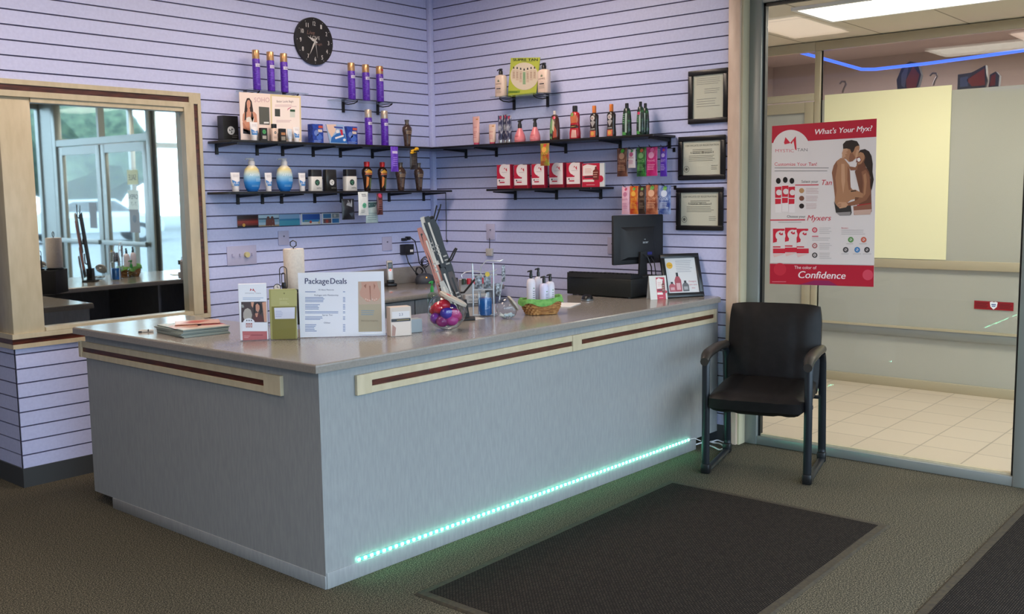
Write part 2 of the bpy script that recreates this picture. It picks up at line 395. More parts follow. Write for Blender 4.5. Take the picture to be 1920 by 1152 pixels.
# ================================================================== vestibule
TILE = brickmat('floor_tiles', '#ccbba6', '#c6b5a0', '#9c8e7c', 1, .305, .305, .0045, .3)
w = MB(); w.box(.13, 2.34, -6.5, 0, -.05, 0.002, TILE); struct('floor_vestibule', w)
VCEIL = brickmat('vestibule_ceiling', '#ddd2be', '#d8cdb9', '#9a917e', 1, 1.22, .61, .006, .9, .1)
w = MB(); w.box(.14, 2.36, -6.5, 0, VEST_Z, VEST_Z+.05, VCEIL); struct('ceiling_vestibule', w)
w = MB(); w.box(.1, 2.36, -.02, .1, 0, VEST_Z, pm('#b5ac95', .6)); struct('wall_vestibule', w)
FX = 2.3
r = sroot('window_3', (FX, -2.9, 0)); f = MB()
def fy(y): return y+2.9
f.box(-.03, .03, fy(-6.4), fy(-1.93), 2.565, 2.635, ALUC, .004)
f.box(-.03, .03, fy(-1.975), fy(-1.93), 0, 2.565, ALUC, .003); f.box(-.03, .03, fy(-6.4), fy(-1.975), .905, .97, ALUC, .004); f.box(-.03, .03, fy(-6.4), fy(-1.975), .39, .46, ALU, .004); f.box(-.034, .034, fy(-6.4), fy(-1.975), .452, .468, ALUC)
f.box(-.03, .03, fy(-6.4), fy(-1.975), 0, .07, ALUC, .004); f.box(-.03, .03, fy(-3.75), fy(-3.69), .07, 2.565, ALUC)
f.build('window_frame', r)
FROST = glassmat('frosted_film', (.9, .9, .85), .7, .82, (.43, .425, .37)); DARKG = glassmat('transom_glass', (.8, .77, .74), .9)
g = MB(); g.box(-.003, .003, fy(-3.69), fy(-1.975), .07, 2.19, FROST); g.box(-.003, .003, fy(-6.4), fy(-3.75), .07, 2.19, FROST); o = g.build('pane', r); o['label'] = 'frosted grey-green glass'
g = MB(); g.box(-.003, .003, fy(-6.4), fy(-1.975), 2.19, 2.565, DARKG); o = g.build('transom_pane', r); o['label'] = 'clear glass into the darker room beyond'
g = MB(); g.box(-.003, .003, fy(-1.985), fy(-1.975), .07, 2.565, GASKET); g.build('gasket', r)
r = sroot('door_3', (FX, -1.5, 0)); f = MB()
def fy(y): return y+1.5
f.box(-.03, .03, fy(-1.93), fy(-.1), 2.565, 2.635, ALUC); f.box(-.03, .03, fy(-1.93), fy(-.1), 2.19, 2.245, ALUC, .003)
f.box(-.025, .025, fy(-1.925), fy(-1.85), 0, 2.18, ALUC, .003); f.box(-.025, .025, fy(-1.03), fy(-.97), 0, 2.18, ALUC, .003); f.box(-.025, .025, fy(-1.85), fy(-1.03), 2.1, 2.18, ALUC); f.box(-.025, .025, fy(-1.85), fy(-1.03), 0, .2, ALUC)
f.build('door_frame', r)
g = MB(); g.box(-.003, .003, fy(-1.85), fy(-1.03), .2, 2.1, FROST); g.build('pane', r)
g = MB(); g.box(-.003, .003, fy(-1.93), fy(-.1), 2.245, 2.565, DARKG); g.build('transom_pane', r)
r = sroot('window_4', (1.2, -6.42, 0)); f = MB()
for x in (-1.03, 0, 1.07): f.box(x-.03, x+.03, -.03, .03, 0, 2.6, ALU, .003)
f.box(-1.03, 1.07, -.03, .03, 2.1, 2.17, ALU); f.box(-1.03, 1.07, -.03, .03, 2.56, 2.64, ALU); f.box(-1.03, 1.07, -.03, .03, 0, .1, ALU); f.build('window_frame', r)
g = MB(); g.box(-1, 1.04, -.003, .003, .1, 2.56, GLASS); g.build('pane', r)
# pale yellow sheet behind the far glass, red security sticker
A0 = pix(0, FX-.03, 1545, 170); A1 = pix(0, FX-.03, 1772, 487)
sh = MB(); sh.box(-.002, .002, -(A0.y-A1.y)/2, (A0.y-A1.y)/2, 0, 2.225-.975, pm('#e6e0b6', .7)); tag(sh.build('window_sheet', None, (FX-.012, (A0.y+A1.y)/2, .975)), 'pale yellow sheet covering the far entry window, above the chair', 'paper')
st = MB(); a = Art(); a.rect(-.13, -.03, .13, .03, pm('#8e1420', .4), 0)
a.poly([(-.026, .024), (-.012, .029), (0, .025), (.012, .029), (.026, .024), (.021, -.008), (0, -.027), (-.021, -.008)], pm('#e8ecf2', .4), 1); a.rect(-.015, .004, .015, .011, pm('#2a4a8a', .4), 2); a.rect(-.012, -.007, .012, -.001, pm('#2a4a8a', .4), 2)
a.bars(-.12, -.02, -.035, .02, 4, pm('#4a0a12', .5)); a.bars(.04, -.02, .12, .02, 4, pm('#4a0a12', .5))
st.art(a); o = st.build('security_sticker', None, (FX-.031+.022, -3.283, .66)); o.rotation_euler = (0, 0, RZB); tag(o, 'dark red sticker with small white shield on the far entry glass', 'sticker')
# dim unit beyond
DIM = pm('#a89c98', .8)
w = MB(); w.box(2.36, 5.6, -6.5, -6.4, 0, 2.9, DIM); w.box(2.36, 5.6, .0, .1, 0, 2.9, DIM); w.box(5.5, 5.6, -6.4, 0, 0, 2.9, DIM); w.box(2.36, 5.6, -6.5, .1, 2.9, 2.96, DIM); w.box(2.36, 5.6, -6.5, .1, -.05, 0, DIM); w.box(2.34, 2.36, -6.5, .1, 2.635, 2.96, DIM)
struct('wall_far', w)
lamp('unit_fill_light', (3.6, -4.2, 2.8), (1.2, .6), 170, (1, .93, .8)); lamp('unit_fill_light', (3.8, -1.6, 2.8), (.8, .6), 90, (.95, .9, 1))  # area lights without fixtures, added to brighten the room behind the transom
# ================================================================== reception desk
KX, KY, HT = -2.935, -2.325, .876
RZC = math.atan2(-.045, 2.935)
desk = thing('reception_desk', 'long grey L-shaped reception desk with cream and dark wood rails', 'reception desk', (KX, KY, 0), RZC)
LEN, ARM, DEP, WAR = 2.925, 1.885, .82, .66
ARM, WAR = 1.80, .54
LF = Matrix.Rotation(math.radians(1.15), 4, 'Z')
p = MB(); p.box(0, LEN, 0, .03, .064, .842, LAM); p.push(LF); p.box(.0, .03, .0, ARM, .052, .842, LAM); p.build('front_panel', desk)
p = MB(); p.box(.004, 2.68, -.004, .05, 0, .064, LAM, .002); p.push(LF); p.box(-.004, .05, .0, 1.62, 0, .052, LAM, .002); p.build('kick_board', desk)
p = MB()
for x in (WAR, 1.62, 2.4, 2.895): p.box(x, x+.02, .03, DEP-.06, .06, .842, LAM)
p.box(.01, WAR, ARM-.02, ARM, .052, .842, LAM); p.box(WAR-.02, WAR, .8, ARM-.02, .052, .842, LAM)
p.box(.03, WAR-.02, .8, ARM-.02, .1, .12, LAM); p.box(WAR+.02, LEN-.03, .03, .4, .45, .47, LAM); p.build('inner_panel', desk)
def rail(a, b, along, blocks, nm='trim_rail'):
    w = MB()
    if along == 'y': w.push(LF)
    def bx(u0, u1, d, z0, z1, m):
        (w.box(u0, u1, -d, 0, z0, z1, m, .0015, 1) if along == 'x' else w.box(-d, 0, u0, u1, z0, z1, m, .0015, 1))
    z0, z1 = .727, .806
    bx(a, b, .012, z0, z0+.027, CREAM); bx(a, b, .012, z1-.029, z1, CREAM)
    for u0, u1 in blocks: bx(u0, u1, .016, z0, z1, CREAM)
    o = w.build(nm, desk); w = MB(); d = .006
    if along == 'y': w.push(LF)
    (w.box(a, b, -d, 0, z0+.027, z1-.029, WOODI) if along == 'x' else w.box(-d, 0, a, b, z0+.027, z1-.029, WOODI))
    i = w.build('wood_inlay', o); i['label'] = 'dark red-brown wood strip'
rail(.245, 1.515, 'x', [(.17, .245), (1.515, 1.585)]); rail(1.587, 2.87, 'x', [(2.86, 2.885)])
rail(.325, 1.82, 'y', [(.215, .325), (1.82, 1.845)])
# countertop, a slab of its own
top = thing('countertop', 'L-shaped speckled grey laminate countertop with display stands and register', 'countertop', (0, 0, .8435))
zt = HT-.8435
pts = [(-2.967, -2.352), (-.03, -2.398), (-.002, -2.37), (-.002, -1.53), (-2.37, -1.50), (-2.37, -.47), (-2.978, -.47)]
bm = bmesh.new(); vv = [bm.verts.new((x, y, 0)) for x, y in pts]; f = bm.faces.new(vv)
g = bmesh.ops.extrude_face_region(bm, geom=[f]); up_ = [v for v in g['geom'] if isinstance(v, bmesh.types.BMVert)]
for v in up_: v.co.z = zt
bm.normal_update(); bmesh.ops.recalc_face_normals(bm, faces=bm.faces[:])
es = [e for e in bm.edges if all(abs(v.co.z-zt) < 1e-5 for v in e.verts)]
bmesh.ops.bevel(bm, geom=es, offset=.008, segments=3, profile=.5, affect='EDGES')
m = MB(); m.bm(bm, LAMTOP); m.build('slab', top)

# ================================================================== LED strip on the desk front
LEDM = pm('#20ffb0', .4, emit=30, ecol=(.24, 1, .66)); LEDB = pm('#66cdb8', .4, emit=.35, ecol=(.04, .85, .5))
led = thing('led_strip', 'glowing mint green LED strip along the foot of the desk', 'led strip', (KX, KY, .074), RZC)
m = MB(); m.box(.155, 2.6, -.0035, -.0005, -.006, .006, LEDB); m.build('strip', led)
d0 = MB(); d0.box(-.0062, .0062, -.0075, -.0035, -.0055, .0055, LEDM, .002)
first = d0.build('led_bulb', led); first.location = (.16, 0, 0); n = 76
for i in range(1, n):
    c = first.copy(); COL.objects.link(c); c.parent = led; c.location = (.16+i*(2.435/(n-1)), 0, 0)
lt = MB(); lt.tube([(2.6, -.003, 0), (2.66, -.006, -.004), (2.72, -.01, -.03)], .0025, WHITE, 6); lt.build('lead_wire', led)
# white cable on the floor
CB = []
for px, py in ((1284, 842), (1296, 834), (1314, 831), (1330, 838), (1345, 843), (1352, 838), (1340, 831), (1326, 829), (1338, 826), (1352, 829), (1366, 834)):
    q = pix(2, .006, px, py); q.y -= .02; CB.append(q)
m = MB()
sm = []
for i in range(len(CB)-1):
    a, b = CB[i], CB[i+1]; p0 = CB[max(i-1, 0)]; p3 = CB[min(i+2, len(CB)-1)]
    for k in range(5):
        t = k/5; sm.append(.5*((2*a)+(b-p0)*t+(2*p0-5*a+4*b-p3)*t*t+(3*a-p0-3*b+p3)*t**3))
sm = [Vector((min(v.x, -.012), v.y, .006+.004*math.sin(j*.5)**2)) for j, v in enumerate(sm)]
m.tube(sm, .0045, pm('#e6e6ea', .4), 7); tag(m.build('power_cable'), 'white cable looped on the carpet between desk and chair', 'cable')

# ================================================================== back work desk
t = thing('back_cabinet', 'grey cabinet under the back worktop, in the room corner', 'cabinet', (-.68, 0, 0))
m = MB(); m.box(-.58, .6, -.66, -.03, .08, .838, LAM); m.box(-.58, .6, -.5, -.03, 0, .08, BASEB); m.build('carcass', t)
for a, b in ((-.57, -.19), (-.18, .2), (.21, .59)):
    m = MB(); m.box(a, b, -.678, -.661, .1, .66, LAM, .002); d = m.build('door', t); m = MB(); m.tube([(b-.04, -.678, .5), (b-.04, -.7, .51), (b-.04, -.7, .59), (b-.04, -.678, .6)], .004, ALU, 6); m.build('handle', d)
    m = MB(); m.box(a, b, -.678, -.661, .67, .83, LAM, .002); d = m.build('drawer', t); m = MB(); c = (a+b)/2; m.tube([(c-.05, -.678, .75), (c-.04, -.7, .75), (c+.04, -.7, .75), (c+.05, -.678, .75)], .004, ALU, 6); m.build('handle', d)
m = MB(); m.box(-1.28, -.04, -.72, -.002, .84, .87, LAMTOP, .006); m.box(-1.28, -.04, -.024, -.002, .87, .985, LAMTOP, .003)
o = m.build('back_worktop'); tag(o, 'grey worktop with upstand along the left slat wall, holding the phone', 'worktop')

# ================================================================== chair
LEA = noisy('black_leather', '#0b0909', '#120e0e', (30, 30, 30), .5, .3, spec=.25); LEAS = pm('#120c0b', .5)
METB = pm('#1c1f24', .35, .2); ARMP = pm('#2a2521', .4)
ch = thing('guest_chair', 'black padded armchair with metal sled frame beside the desk', 'chair', (-.36, -2.855, 0), -math.radians(75))
def pad(w, cx, cy, cz, sx, sy, sz, rx=0., crown=.0, m=LEA, nx=14, ny=12, bulge=.5):
    """upholstered cushion: rounded box with a crowned face; local thickness along y"""
    w.push(Matrix.Translation((cx, cy, cz)) @ Matrix.Rotation(rx, 4, 'X'))
    bm = bmesh.new(); bmesh.ops.create_cube(bm, size=1); bmesh.ops.subdivide_edges(bm, edges=bm.edges[:], cuts=21, use_grid_fill=True)
    for v in bm.verts:
        x, y, z = v.co*2
        q = 1-.5*(abs(x)**6); r2 = 1-.5*(abs(z)**6)
        e = max(abs(x), abs(z))
        ty = y*(1-bulge*max(abs(x)**6, abs(z)**6)-.12*max(abs(x)**2, abs(z)**2))
        lx = x*(1-.05*abs(z)**5); lz = z*(1-.05*abs(x)**5)
        seam = 0
        for sx0 in (-.5, .5):
            seam = max(seam, math.exp(-((x-sx0)/.045)**2))
        v.co = Vector((lx*sx/2, (ty*(1-.22*seam if abs(y) > .6 else 1))*sy/2 - crown*(1-x*x)*(1-z*z), lz*sz/2))
    w.bm(bm, m, True); w.pop()
w = MB(); w.push(Matrix.Translation((0, 0, .415))); w.push(Matrix.Rotation(PI/2, 4, 'X'))
pad(w, 0, 0, 0, .49, .135, .5, 0, .012); w.pop(); w.pop(); sobj = w.build('seat', ch); sobj.rotation_euler = (math.radians(4), 0, 0); sobj.location = (0, -.035, .0)
w = MB(); pad(w, 0, .21, .625, .5, .085, .5, math.radians(-9), .012); w.build('backrest', ch)
for sx in (-1, 1):
    x = sx*.262
    fm = MB()
    def flat(pts, wdt=.042, th=.022):
        q = [Vector(p) for p in pts]; n = len(q); vs = []
        for i, pp in enumerate(q):
            a = q[max(i-1, 0)]; b = q[min(i+1, n-1)]; tt = (b-a).normalized(); xx = Vector((1, 0, 0)); yy = tt.cross(xx).normalized()
            for k in range(10):
                an = 2*PI*k/10; vs.append(pp+xx*math.cos(an)*wdt/2+yy*math.sin(an)*th/2)
        fs = [[i*10+k, i*10+(k+1) % 10, (i+1)*10+(k+1) % 10, (i+1)*10+k] for i in range(n-1) for k in range(10)] + [list(range(10))[::-1], [(n-1)*10+k for k in range(10)]]
        return vs, fs
    L1 = MB(); L1.raw(*flat([(x, -.245, .05), (x, -.247, .3), (x, -.25, .58), (x, -.24, .615)]), METB, True); L1.build('leg', ch)
    L2 = MB(); L2.raw(*flat([(x, .245, .06), (x, .225, .3), (x, .2, .56), (x, .185, .6), (x, .165, .615)]), METB, True); L2.build('leg', ch)
    R = MB(); R.raw(*flat([(x, -.245, .06), (x, -.243, .035), (x, -.228, .018), (x, -.2, .0125), (x, .2, .0125), (x, .23, .018), (x, .243, .035), (x, .245, .07)], .042, .024), METB, True); R.build('sled_runner', ch)
    for yy in (-.238, .236):
        B = MB(); B.box(x-.024, x+.024, yy-.02, yy+.02, .001, .055, BLACK, .008)
        o = B.build('rubber_foot', ch); o['label'] = 'black rubber end cap'
    A = MB()
    g = []
    for i in range(13):
        t_ = i/12; yy = -.285+t_*.47; wd = .034*(1-.35*(abs(2*t_-1))**4); zz = .638+.012*math.sin(PI*t_)-.03*max(0, 1-t_*7)**2
        g.append((yy, wd, zz))
    vs = []
    for yy, wd, zz in g: vs += [(x+wd*math.cos(2*PI*k/12), yy, zz+.022*math.sin(2*PI*k/12)) for k in range(12)]
    A.raw(vs, [[i*12+k, (i+1)*12+k, (i+1)*12+(k+1) % 12, i*12+(k+1) % 12] for i in range(12) for k in range(12)] + [list(range(12)), [12*12+k for k in range(12)][::-1]], ARMP, True)
    A.build('armrest', ch)
w = MB(); w.tube([(-.255, -.05, .36), (.255, -.05, .36)], .011, METB); w.tube([(-.255, .19, .37), (.255, .19, .37)], .011, METB); w.tube([(-.2, .16, .37), (-.2, .27, .52), (-.2, .3, .62)], .011, METB); w.tube([(.2, .16, .37), (.2, .27, .52), (.2, .3, .62)], .011, METB); w.build('crossbar', ch)

# ================================================================== floor mats
MATT = brickmat('mat_weave', '#332e2b', '#453f39', '#1c1a19', 1, .016, .008, .0022, .95, .05, .5); RUB = noisy('mat_border', '#2c261c', '#3c3424', (60, 60, 60), .8, 0)
def mat(name, quad, label):
    c = sum(quad, Vector())/4; m = MB(); q = [v-c for v in quad]; n = 4
    def ins(d):
        o = []
        for i in range(4):
            a = (q[i]-q[i-1]).normalized(); b = (q[(i+1) % 4]-q[i]).normalized()
            o.append(q[i]+(b-a)*d)
        return o
    q2, q3 = ins(.01), ins(.042)
    vs = [(v.x, v.y, 0.001) for v in q]+[(v.x, v.y, .007) for v in q2]+[(v.x, v.y, .008) for v in q3]
    m.raw(vs, [(i, (i+1) % 4, 4+(i+1) % 4, 4+i) for i in range(4)]+[(4+i, 4+(i+1) % 4, 8+(i+1) % 4, 8+i) for i in range(4)], RUB)
    m.raw([(v.x, v.y, .009) for v in q3]+[(v.x, v.y, .007) for v in q3], [(0, 1, 2, 3)]+[(i, 4+i, 4+(i+1) % 4, (i+1) % 4) for i in range(4)], MATT)
    tag(m.build(name, None, (c.x, c.y, 0)), label, 'mat')
A, B, D = Vector((-.90, -2.59, 0)), Vector((-.90, -3.73, 0)), Vector((-2.76, -2.62, 0))
mat('entrance_mat', [A, D, D+(B-A), B], 'dark woven entrance mat lying in front of the desk')
A2 = Vector((-.18, -4.10, 0)); mat('entrance_mat', [A2, A2+Vector((-1.86, -.03, 0)), A2+Vector((-1.86, -1.17, 0)), A2+Vector((0, -1.14, 0))], 'second dark entrance mat, cut off by the lower right corner')
# ================================================================== lofted containers
def secat(S, z):
    if z <= S[0][0]: return S[0][1:]
    for a, b in zip(S, S[1:]):
        if z <= b[0]:
            t = (z-a[0])/max(b[0]-a[0], 1e-9); return tuple(a[i]+(b[i]-a[i])*t for i in range(1, len(a)))
    return S[-1][1:]
def loft(m, S, mat, seg=20):
    """S: list of (z, rx, ry, power)"""
    vs = []
    for z, rx, ry, pw in S:
        for i in range(seg):
            t = 2*PI*i/seg; c, s_ = math.cos(t), math.sin(t)
            vs.append((math.copysign(abs(c)**(2/pw), c)*rx, math.copysign(abs(s_)**(2/pw), s_)*ry, z))
    n = len(S)
    fs = [[j*seg+i, j*seg+(i+1) % seg, (j+1)*seg+(i+1) % seg, (j+1)*seg+i] for j in range(n-1) for i in range(seg)]
    fs += [list(range(seg))[::-1], [(n-1)*seg+i for i in range(seg)]]
    m.raw(vs, fs, mat, True)
def art_on(m, A, S, off=.0004):
    lim = max(s[1] for s in S)*.3
    for kind, pts, tris, mat, lay in A.e:
        vs = []
        if kind == 'p':      # split big shapes so that they follow the curved wall
            pts = list(pts); todo = [tuple(t) for t in tris]; tris = []; mid = {}
            while todo:
                t = todo.pop(); e = max(range(3), key=lambda i: abs(pts[t[i]][0]-pts[t[(i+1) % 3]][0])+.25*abs(pts[t[i]][1]-pts[t[(i+1) % 3]][1]))
                i, j, k = t[e], t[(e+1) % 3], t[(e+2) % 3]
                if abs(pts[i][0]-pts[j][0])+.25*abs(pts[i][1]-pts[j][1]) < lim: tris.append(t); continue
                q = (min(i, j), max(i, j))
                if q not in mid: pts.append(((pts[i][0]+pts[j][0])/2, (pts[i][1]+pts[j][1])/2)); mid[q] = len(pts)-1
                todo += [(i, mid[q], k), (mid[q], j, k)]
        for u, v in pts:
            rx, ry, pw = secat(S, v); q = min(abs(u)/rx, .985); y = ry*(1-q**pw)**(1/pw)
            vs.append((math.copysign(q*rx, u), -(y+off+lay*.00025), v))
        m.raw(vs, tris, mat)
def spot(wall, px0, px1, py0, py1, d, zs, flat=False):
    ax = 1 if wall == 'A' else 0
    P = pix(ax, -d, (px0+px1)/2, py1); s = ppm(P); w = (px1-px0)/s; h = (py1-py0)/s
    if flat: w = (pix(ax, -d, px0, py1)-pix(ax, -d, px1, py1)).length
    loc = (P.x, -d, zs) if wall == 'A' else (-d, P.y, zs)
    return loc, (0 if wall == 'A' else RZB), w, h
def sc_(S, w, h): return [(z*h, rx*w/2, ry*w/2, pw) for z, rx, ry, pw in S]
def container(name, label, cat, group, loc, rz, w, h, parts, art=None, lname='label'):
    """parts: (part name, sections relative to w,h, material); art(A,w,h) prints on the first part"""
    t = thing(name, label, cat, loc, rz, group); first = None
    for pn, S, mat in parts:
        m = MB(); S2 = sc_(S, w, h); loft(m, S2, mat); o = m.build(pn, t)
        if first is None: first = (S2, o)
    if art:
        A = Art(); art(A, w, h); m = MB(); art_on(m, A, first[0]); m.build(lname, t)
    return t
ZA1, ZA2, ZG = 1.832, 1.532, 2.142
SHM = pm('#121214', .35)

# ------------------------------------------------------------------ shelves
SHGL = glassmat('shelf_glass', (.8, .86, .86), 1.2)
def shelf(name, label, wall, a, b, dep, zt, brs, glass=False, group=None, lip=False):
    c = (a+b)/2; loc = (c, 0, zt) if wall == 'A' else (0, c, zt)
    t = thing(name, label, 'shelf', loc, 0 if wall == 'A' else RZB, group); h = abs(b-a)/2
    m = MB(); th = .006 if glass else .014
    m.box(-h, h, -dep, -.003, -th, 0, SHGL if glass else SHM, .001 if glass else .002, 1); m.build('board', t)
    for q in brs:
        u = (q-c) if wall == 'A' else (c-q)
        k = MB(); k.box(u-.009, u+.009, -.012, -.001, -th-(.062 if not glass else .07), -th, SHM)
        if glass:
            k.tube([(u, -.01, -th-.012), (u, -.06, -th-.02), (u, -.12, -th-.018), (u, -.15, -th-.008), (u, -.155, -th-.002)], .004, SHM, 6); k.tube([(u, -.01, -th-.006), (u, -.15, -th-.004)], .0025, SHM, 6)
        else:
            k.prism([(-.012, -th-.002), (-dep+.02, -th-.002), (-dep+.02, -th-.01), (-.012, -th-.022)], u-.006, u+.006, SHM, 0)
        k.build('bracket', t)
    return t
shelf('glass_shelf', 'small glass shelf with three purple cans, high between mirror and clock', 'A', -1.67, -1.25, .17, ZG, (-1.606, -1.318), True)
shelf('glass_shelf', 'small glass shelf with three purple cans, high left of the corner', 'A', -.97, -.49, .17, ZG-.01, (-.839, -.532), True)
shelf('glass_shelf', 'small glass shelf with the green poster card, high on the right wall', 'B', -1.2, -.77, .22, ZG, (-.80, -1.093), True)
shelf('wall_shelf', 'upper long black shelf on the left slat wall', 'A', -1.88, -.262, .25, ZA1, (-1.823, -1.537, -1.345, -1.104, -.877, -.594))
shelf('wall_shelf', 'lower long black shelf on the left slat wall, holding blue pump bottles', 'A', -1.9, -.06, .25, ZA2, (-1.691, -1.513, -1.368, -1.105, -.882, -.45, -.11))
shelf('wall_shelf', 'upper long black shelf on the right slat wall', 'B', -2.07, -.012, .25, ZA1, (-.342, -.633, -1.241, -1.671, -2.03))
shelf('wall_shelf', 'lower short black shelf on the right wall, holding red and white boxes', 'B', -1.62, -.75, .25, ZA2, (-.80, -1.16, -1.52))

# ------------------------------------------------------------------ purple cans
PUR = noisy('can_purple', '#4a1f9c', '#6a35c0', (90, 90, 140), .3, 0); GOLD = pm('#c79a6c', .28, .6); SILV = pm('#c9b9a6', .28, .6)
def can(px0, px1, py0, py1, d, zs, label, group, cap=GOLD, sticker=False, name='hairspray_can'):
    loc, rz, w, h = spot('A', px0, px1, py0, py1, d, zs)
    w = min(w, .056)
    def art(A, w, h):
        A.rect(-w*.34, h*.58, w*.46, h*.66, pm('#ddd6ea', .4), 1, 8)
        A.text('SEXY', w*.05, h*.595, h*.045, pm('#3c2a78', .4), 2, width=w*.6)
        A.text('big', -w*.1, h*.68, h*.04, pm('#b79be0', .4), 2, width=w*.2)
        A.text('HAIR', 0, h*.12, h*.05, pm('#9a7fd6', .4), 1, width=w*.4); A.bars(-w*.25, h*.3, w*.3, h*.5, 5, pm('#7d55cc', .4))
    t = container(name, label, 'hairspray can', group, loc, rz, w, h, [
        ('body', [(0, .94, .94, 2), (.01, 1, 1, 2), (.76, 1, 1, 2), (.78, .96, .96, 2)], PUR),
        ('cap', [(.782, .94, .94, 2), (.79, .96, .96, 2), (.985, .94, .94, 2), (1, .88, .88, 2)], cap)], art)
    if sticker:
        m = MB(); A = Art(); A.rect(-w*.1, h*.86, w*.4, h*.92, pm('#c23b34', .4), 1, 4); art_on(m, A, sc_([(.78, .96, .96, 2), (1, .96, .96, 2)], w, h)); o = m.build('sticker', t); o['label'] = 'red price sticker'
G = 'purple cans on the left glass shelf'
can(475, 489, 92, 166, .1, ZG, 'purple gold-capped can, leftmost of the three above the display card', G)
can(502, 516, 95, 168, .1, ZG, 'purple gold-capped can, middle of the three above the display card', G)
can(527, 541, 98, 170, .1, ZG, 'purple gold-capped can, rightmost of the three above the display card', G)
G = 'purple cans on the right glass shelf'
can(653, 667, 112, 180, .1, ZG-.01, 'purple can, leftmost of three on the glass shelf right of the clock', G)
can(680, 694, 115, 182, .1, ZG-.01, 'purple can, middle of three on the glass shelf right of the clock', G)
can(706, 720, 118, 184, .1, ZG-.01, 'purple can with red sticker on its cap, right of the clock', G, sticker=True)
G = 'purple cans on the black shelf'
can(685, 699, 204, 271, .12, ZA1, 'purple silver-capped can on the black shelf, beside the blue boxes', G, SILV)
can(715, 729, 206, 272, .12, ZA1, 'purple silver-capped can on the black shelf, nearest the dark brown bottle', G, SILV)

# ------------------------------------------------------------------ generic boxes and cards
def pbox(name, label, cat, group, wall, px0, px1, py0, py1, d, zs, dep, face, art=None, lean=0., w=None):
    loc, rz, w_, h = spot(wall, px0, px1, py0, py1, d, zs, True); w = w or w_
    t = thing(name, label, cat, loc, rz, group); m = MB(); m.push(Matrix.Rotation(lean, 4, 'X'))
    m.box(-w/2, w/2, 0, dep, 0.0005, h, face, .0008, 1); m.build('carton' if dep > .01 else 'card', t)
    if art:
        A = Art(); art(A, w, h); m = MB(); m.push(Matrix.Rotation(lean, 4, 'X')); m.art(A); m.build('print', t)
    return t, w, h
def leaf_rose(A, u, v, r, m, m2):
    A.disc(u, v, r, m, 1)
    for k in range(3): A.poly([(u, v-r*.1), (u+r*.75*math.cos(k*2.1+.4), v+r*.75*math.sin(k*2.1+.4)), (u+r*.55*math.cos(k*2.1+1.3), v+r*.55*math.sin(k*2.1+1.3))], m2, 2)
SW = pm('#dcdcd8', .4); INK = pm('#2b2b30', .4); GRN = pm('#2f6b4f', .4)
DKBOX = pm('#222221', .35)
def a(A, w, h):
    leaf_rose(A, w*-.0, h*.42, w*.24, SW, pm('#5a5a58', .4)); A.bars(w*.05, h*.12, w*.45, h*.28, 2, pm('#77756e', .4))
pbox('skincare_box', 'dark box with white flower emblem at the left end of the upper shelf', 'box', None, 'A', 420, 448, 216, 263, .1, ZA1, .06, DKBOX, a)
# display card with woman, drawn from the photo in its own plane
CARD = pm('#ecd9cf', .5)
def mapped(ax, val, x0, y0, k, org, sgn=1):
    """art coordinates = pixels of a crop starting at (x0,y0), k crop pixels per photo pixel, put on plane axis=val"""
    def fn(u, v):
        P = pix(ax, val, x0+u/k, y0+v/k)
        return ((P.x-org[0]) if ax == 1 else (org[0]-P.y), P.z-org[1])
    return fn
yc = -.19; P0 = pix(1, yc, 506, 263)
t = thing('display_card', 'pinkish display card with a dark-haired woman on the upper left shelf', 'display card', (P0.x, yc, ZA1))
K = 3.84; A = Art(mapped(1, yc, 380, 0, K, (P0.x, ZA1)))
q = [(262, 660), (484, 676), (490, 1005), (276, 1000)]
A.poly([(262, 662), (706, 692), (712, 1016), (276, 1003)], CARD, 0); A.poly([(486, 678), (704, 693), (709, 1012), (492, 1006)], pm('#d8c79a', .5), 1); A.poly([(497, 692), (696, 706), (700, 1000), (502, 996)], pm('#efe2da', .5), 2)
HAIR = pm('#2a1a18', .5); SK = pm('#c98f76', .5); SK2 = pm('#b47a62', .5)
A.poly([(300, 800), (306, 740), (318, 708), (335, 706), (352, 730), (362, 790), (368, 850), (352, 870), (300, 865), (290, 840)], HAIR, 2)
A.poly([(316, 742), (322, 722), (336, 720), (344, 740), (342, 768), (332, 786), (320, 778)], SK, 3)
A.poly([(322, 780), (338, 780), (342, 806), (372, 806), (388, 826), (392, 880), (372, 885), (366, 960), (300, 958), (296, 900), (286, 870), (288, 826), (300, 808), (320, 806)], SK, 2.5)
A.poly([(312, 850), (330, 842), (350, 846), (370, 850), (366, 880), (314, 878)], pm('#dcd6cc', .5), 4)
A.poly([(286, 880), (300, 890), (320, 930), (330, 960), (292, 940)], SK2, 4); A.poly([(290, 925), (345, 945), (345, 968), (290, 962)], INK, 4)
A.poly([(352, 790), (366, 850), (358, 880), (346, 850)], HAIR, 4); A.poly([(304, 790), (300, 870), (312, 860), (314, 800)], HAIR, 4)
A.text('SOHO', 425, 736, 34, pm('#c9a2a8', .5), 3, width=110, up=-1)
A.poly([(403, 768), (478, 774), (482, 900), (408, 896)], pm('#55564f', .5), 3); leaf_rose(A, 430, 840, 22, SW, pm('#9a9a94', .5)); A.rect(440, 878, 476, 890, SW, 4)
A.text('Better Looks Begin', 592, 738, 16, pm('#5b3a45', .5), 3, width=120, up=-1)
A.bars(520, 752, 680, 772, 2, pm('#c7a7ad', .5), 3); A.bars(530, 862, 650, 884, 2, pm('#c7a7ad', .5), 3)
A.poly([(518, 784), (556, 786), (557, 840), (519, 838)], pm('#3a3e3a', .5), 3); leaf_rose(A, 532, 818, 11, SW, pm('#9a9a94', .5))
A.poly([(628, 788), (664, 790), (664, 806), (628, 804)], pm('#23482f', .5), 4); A.poly([(628, 804), (664, 806), (664, 846), (628, 844)], pm('#cfd2c8', .5), 3)
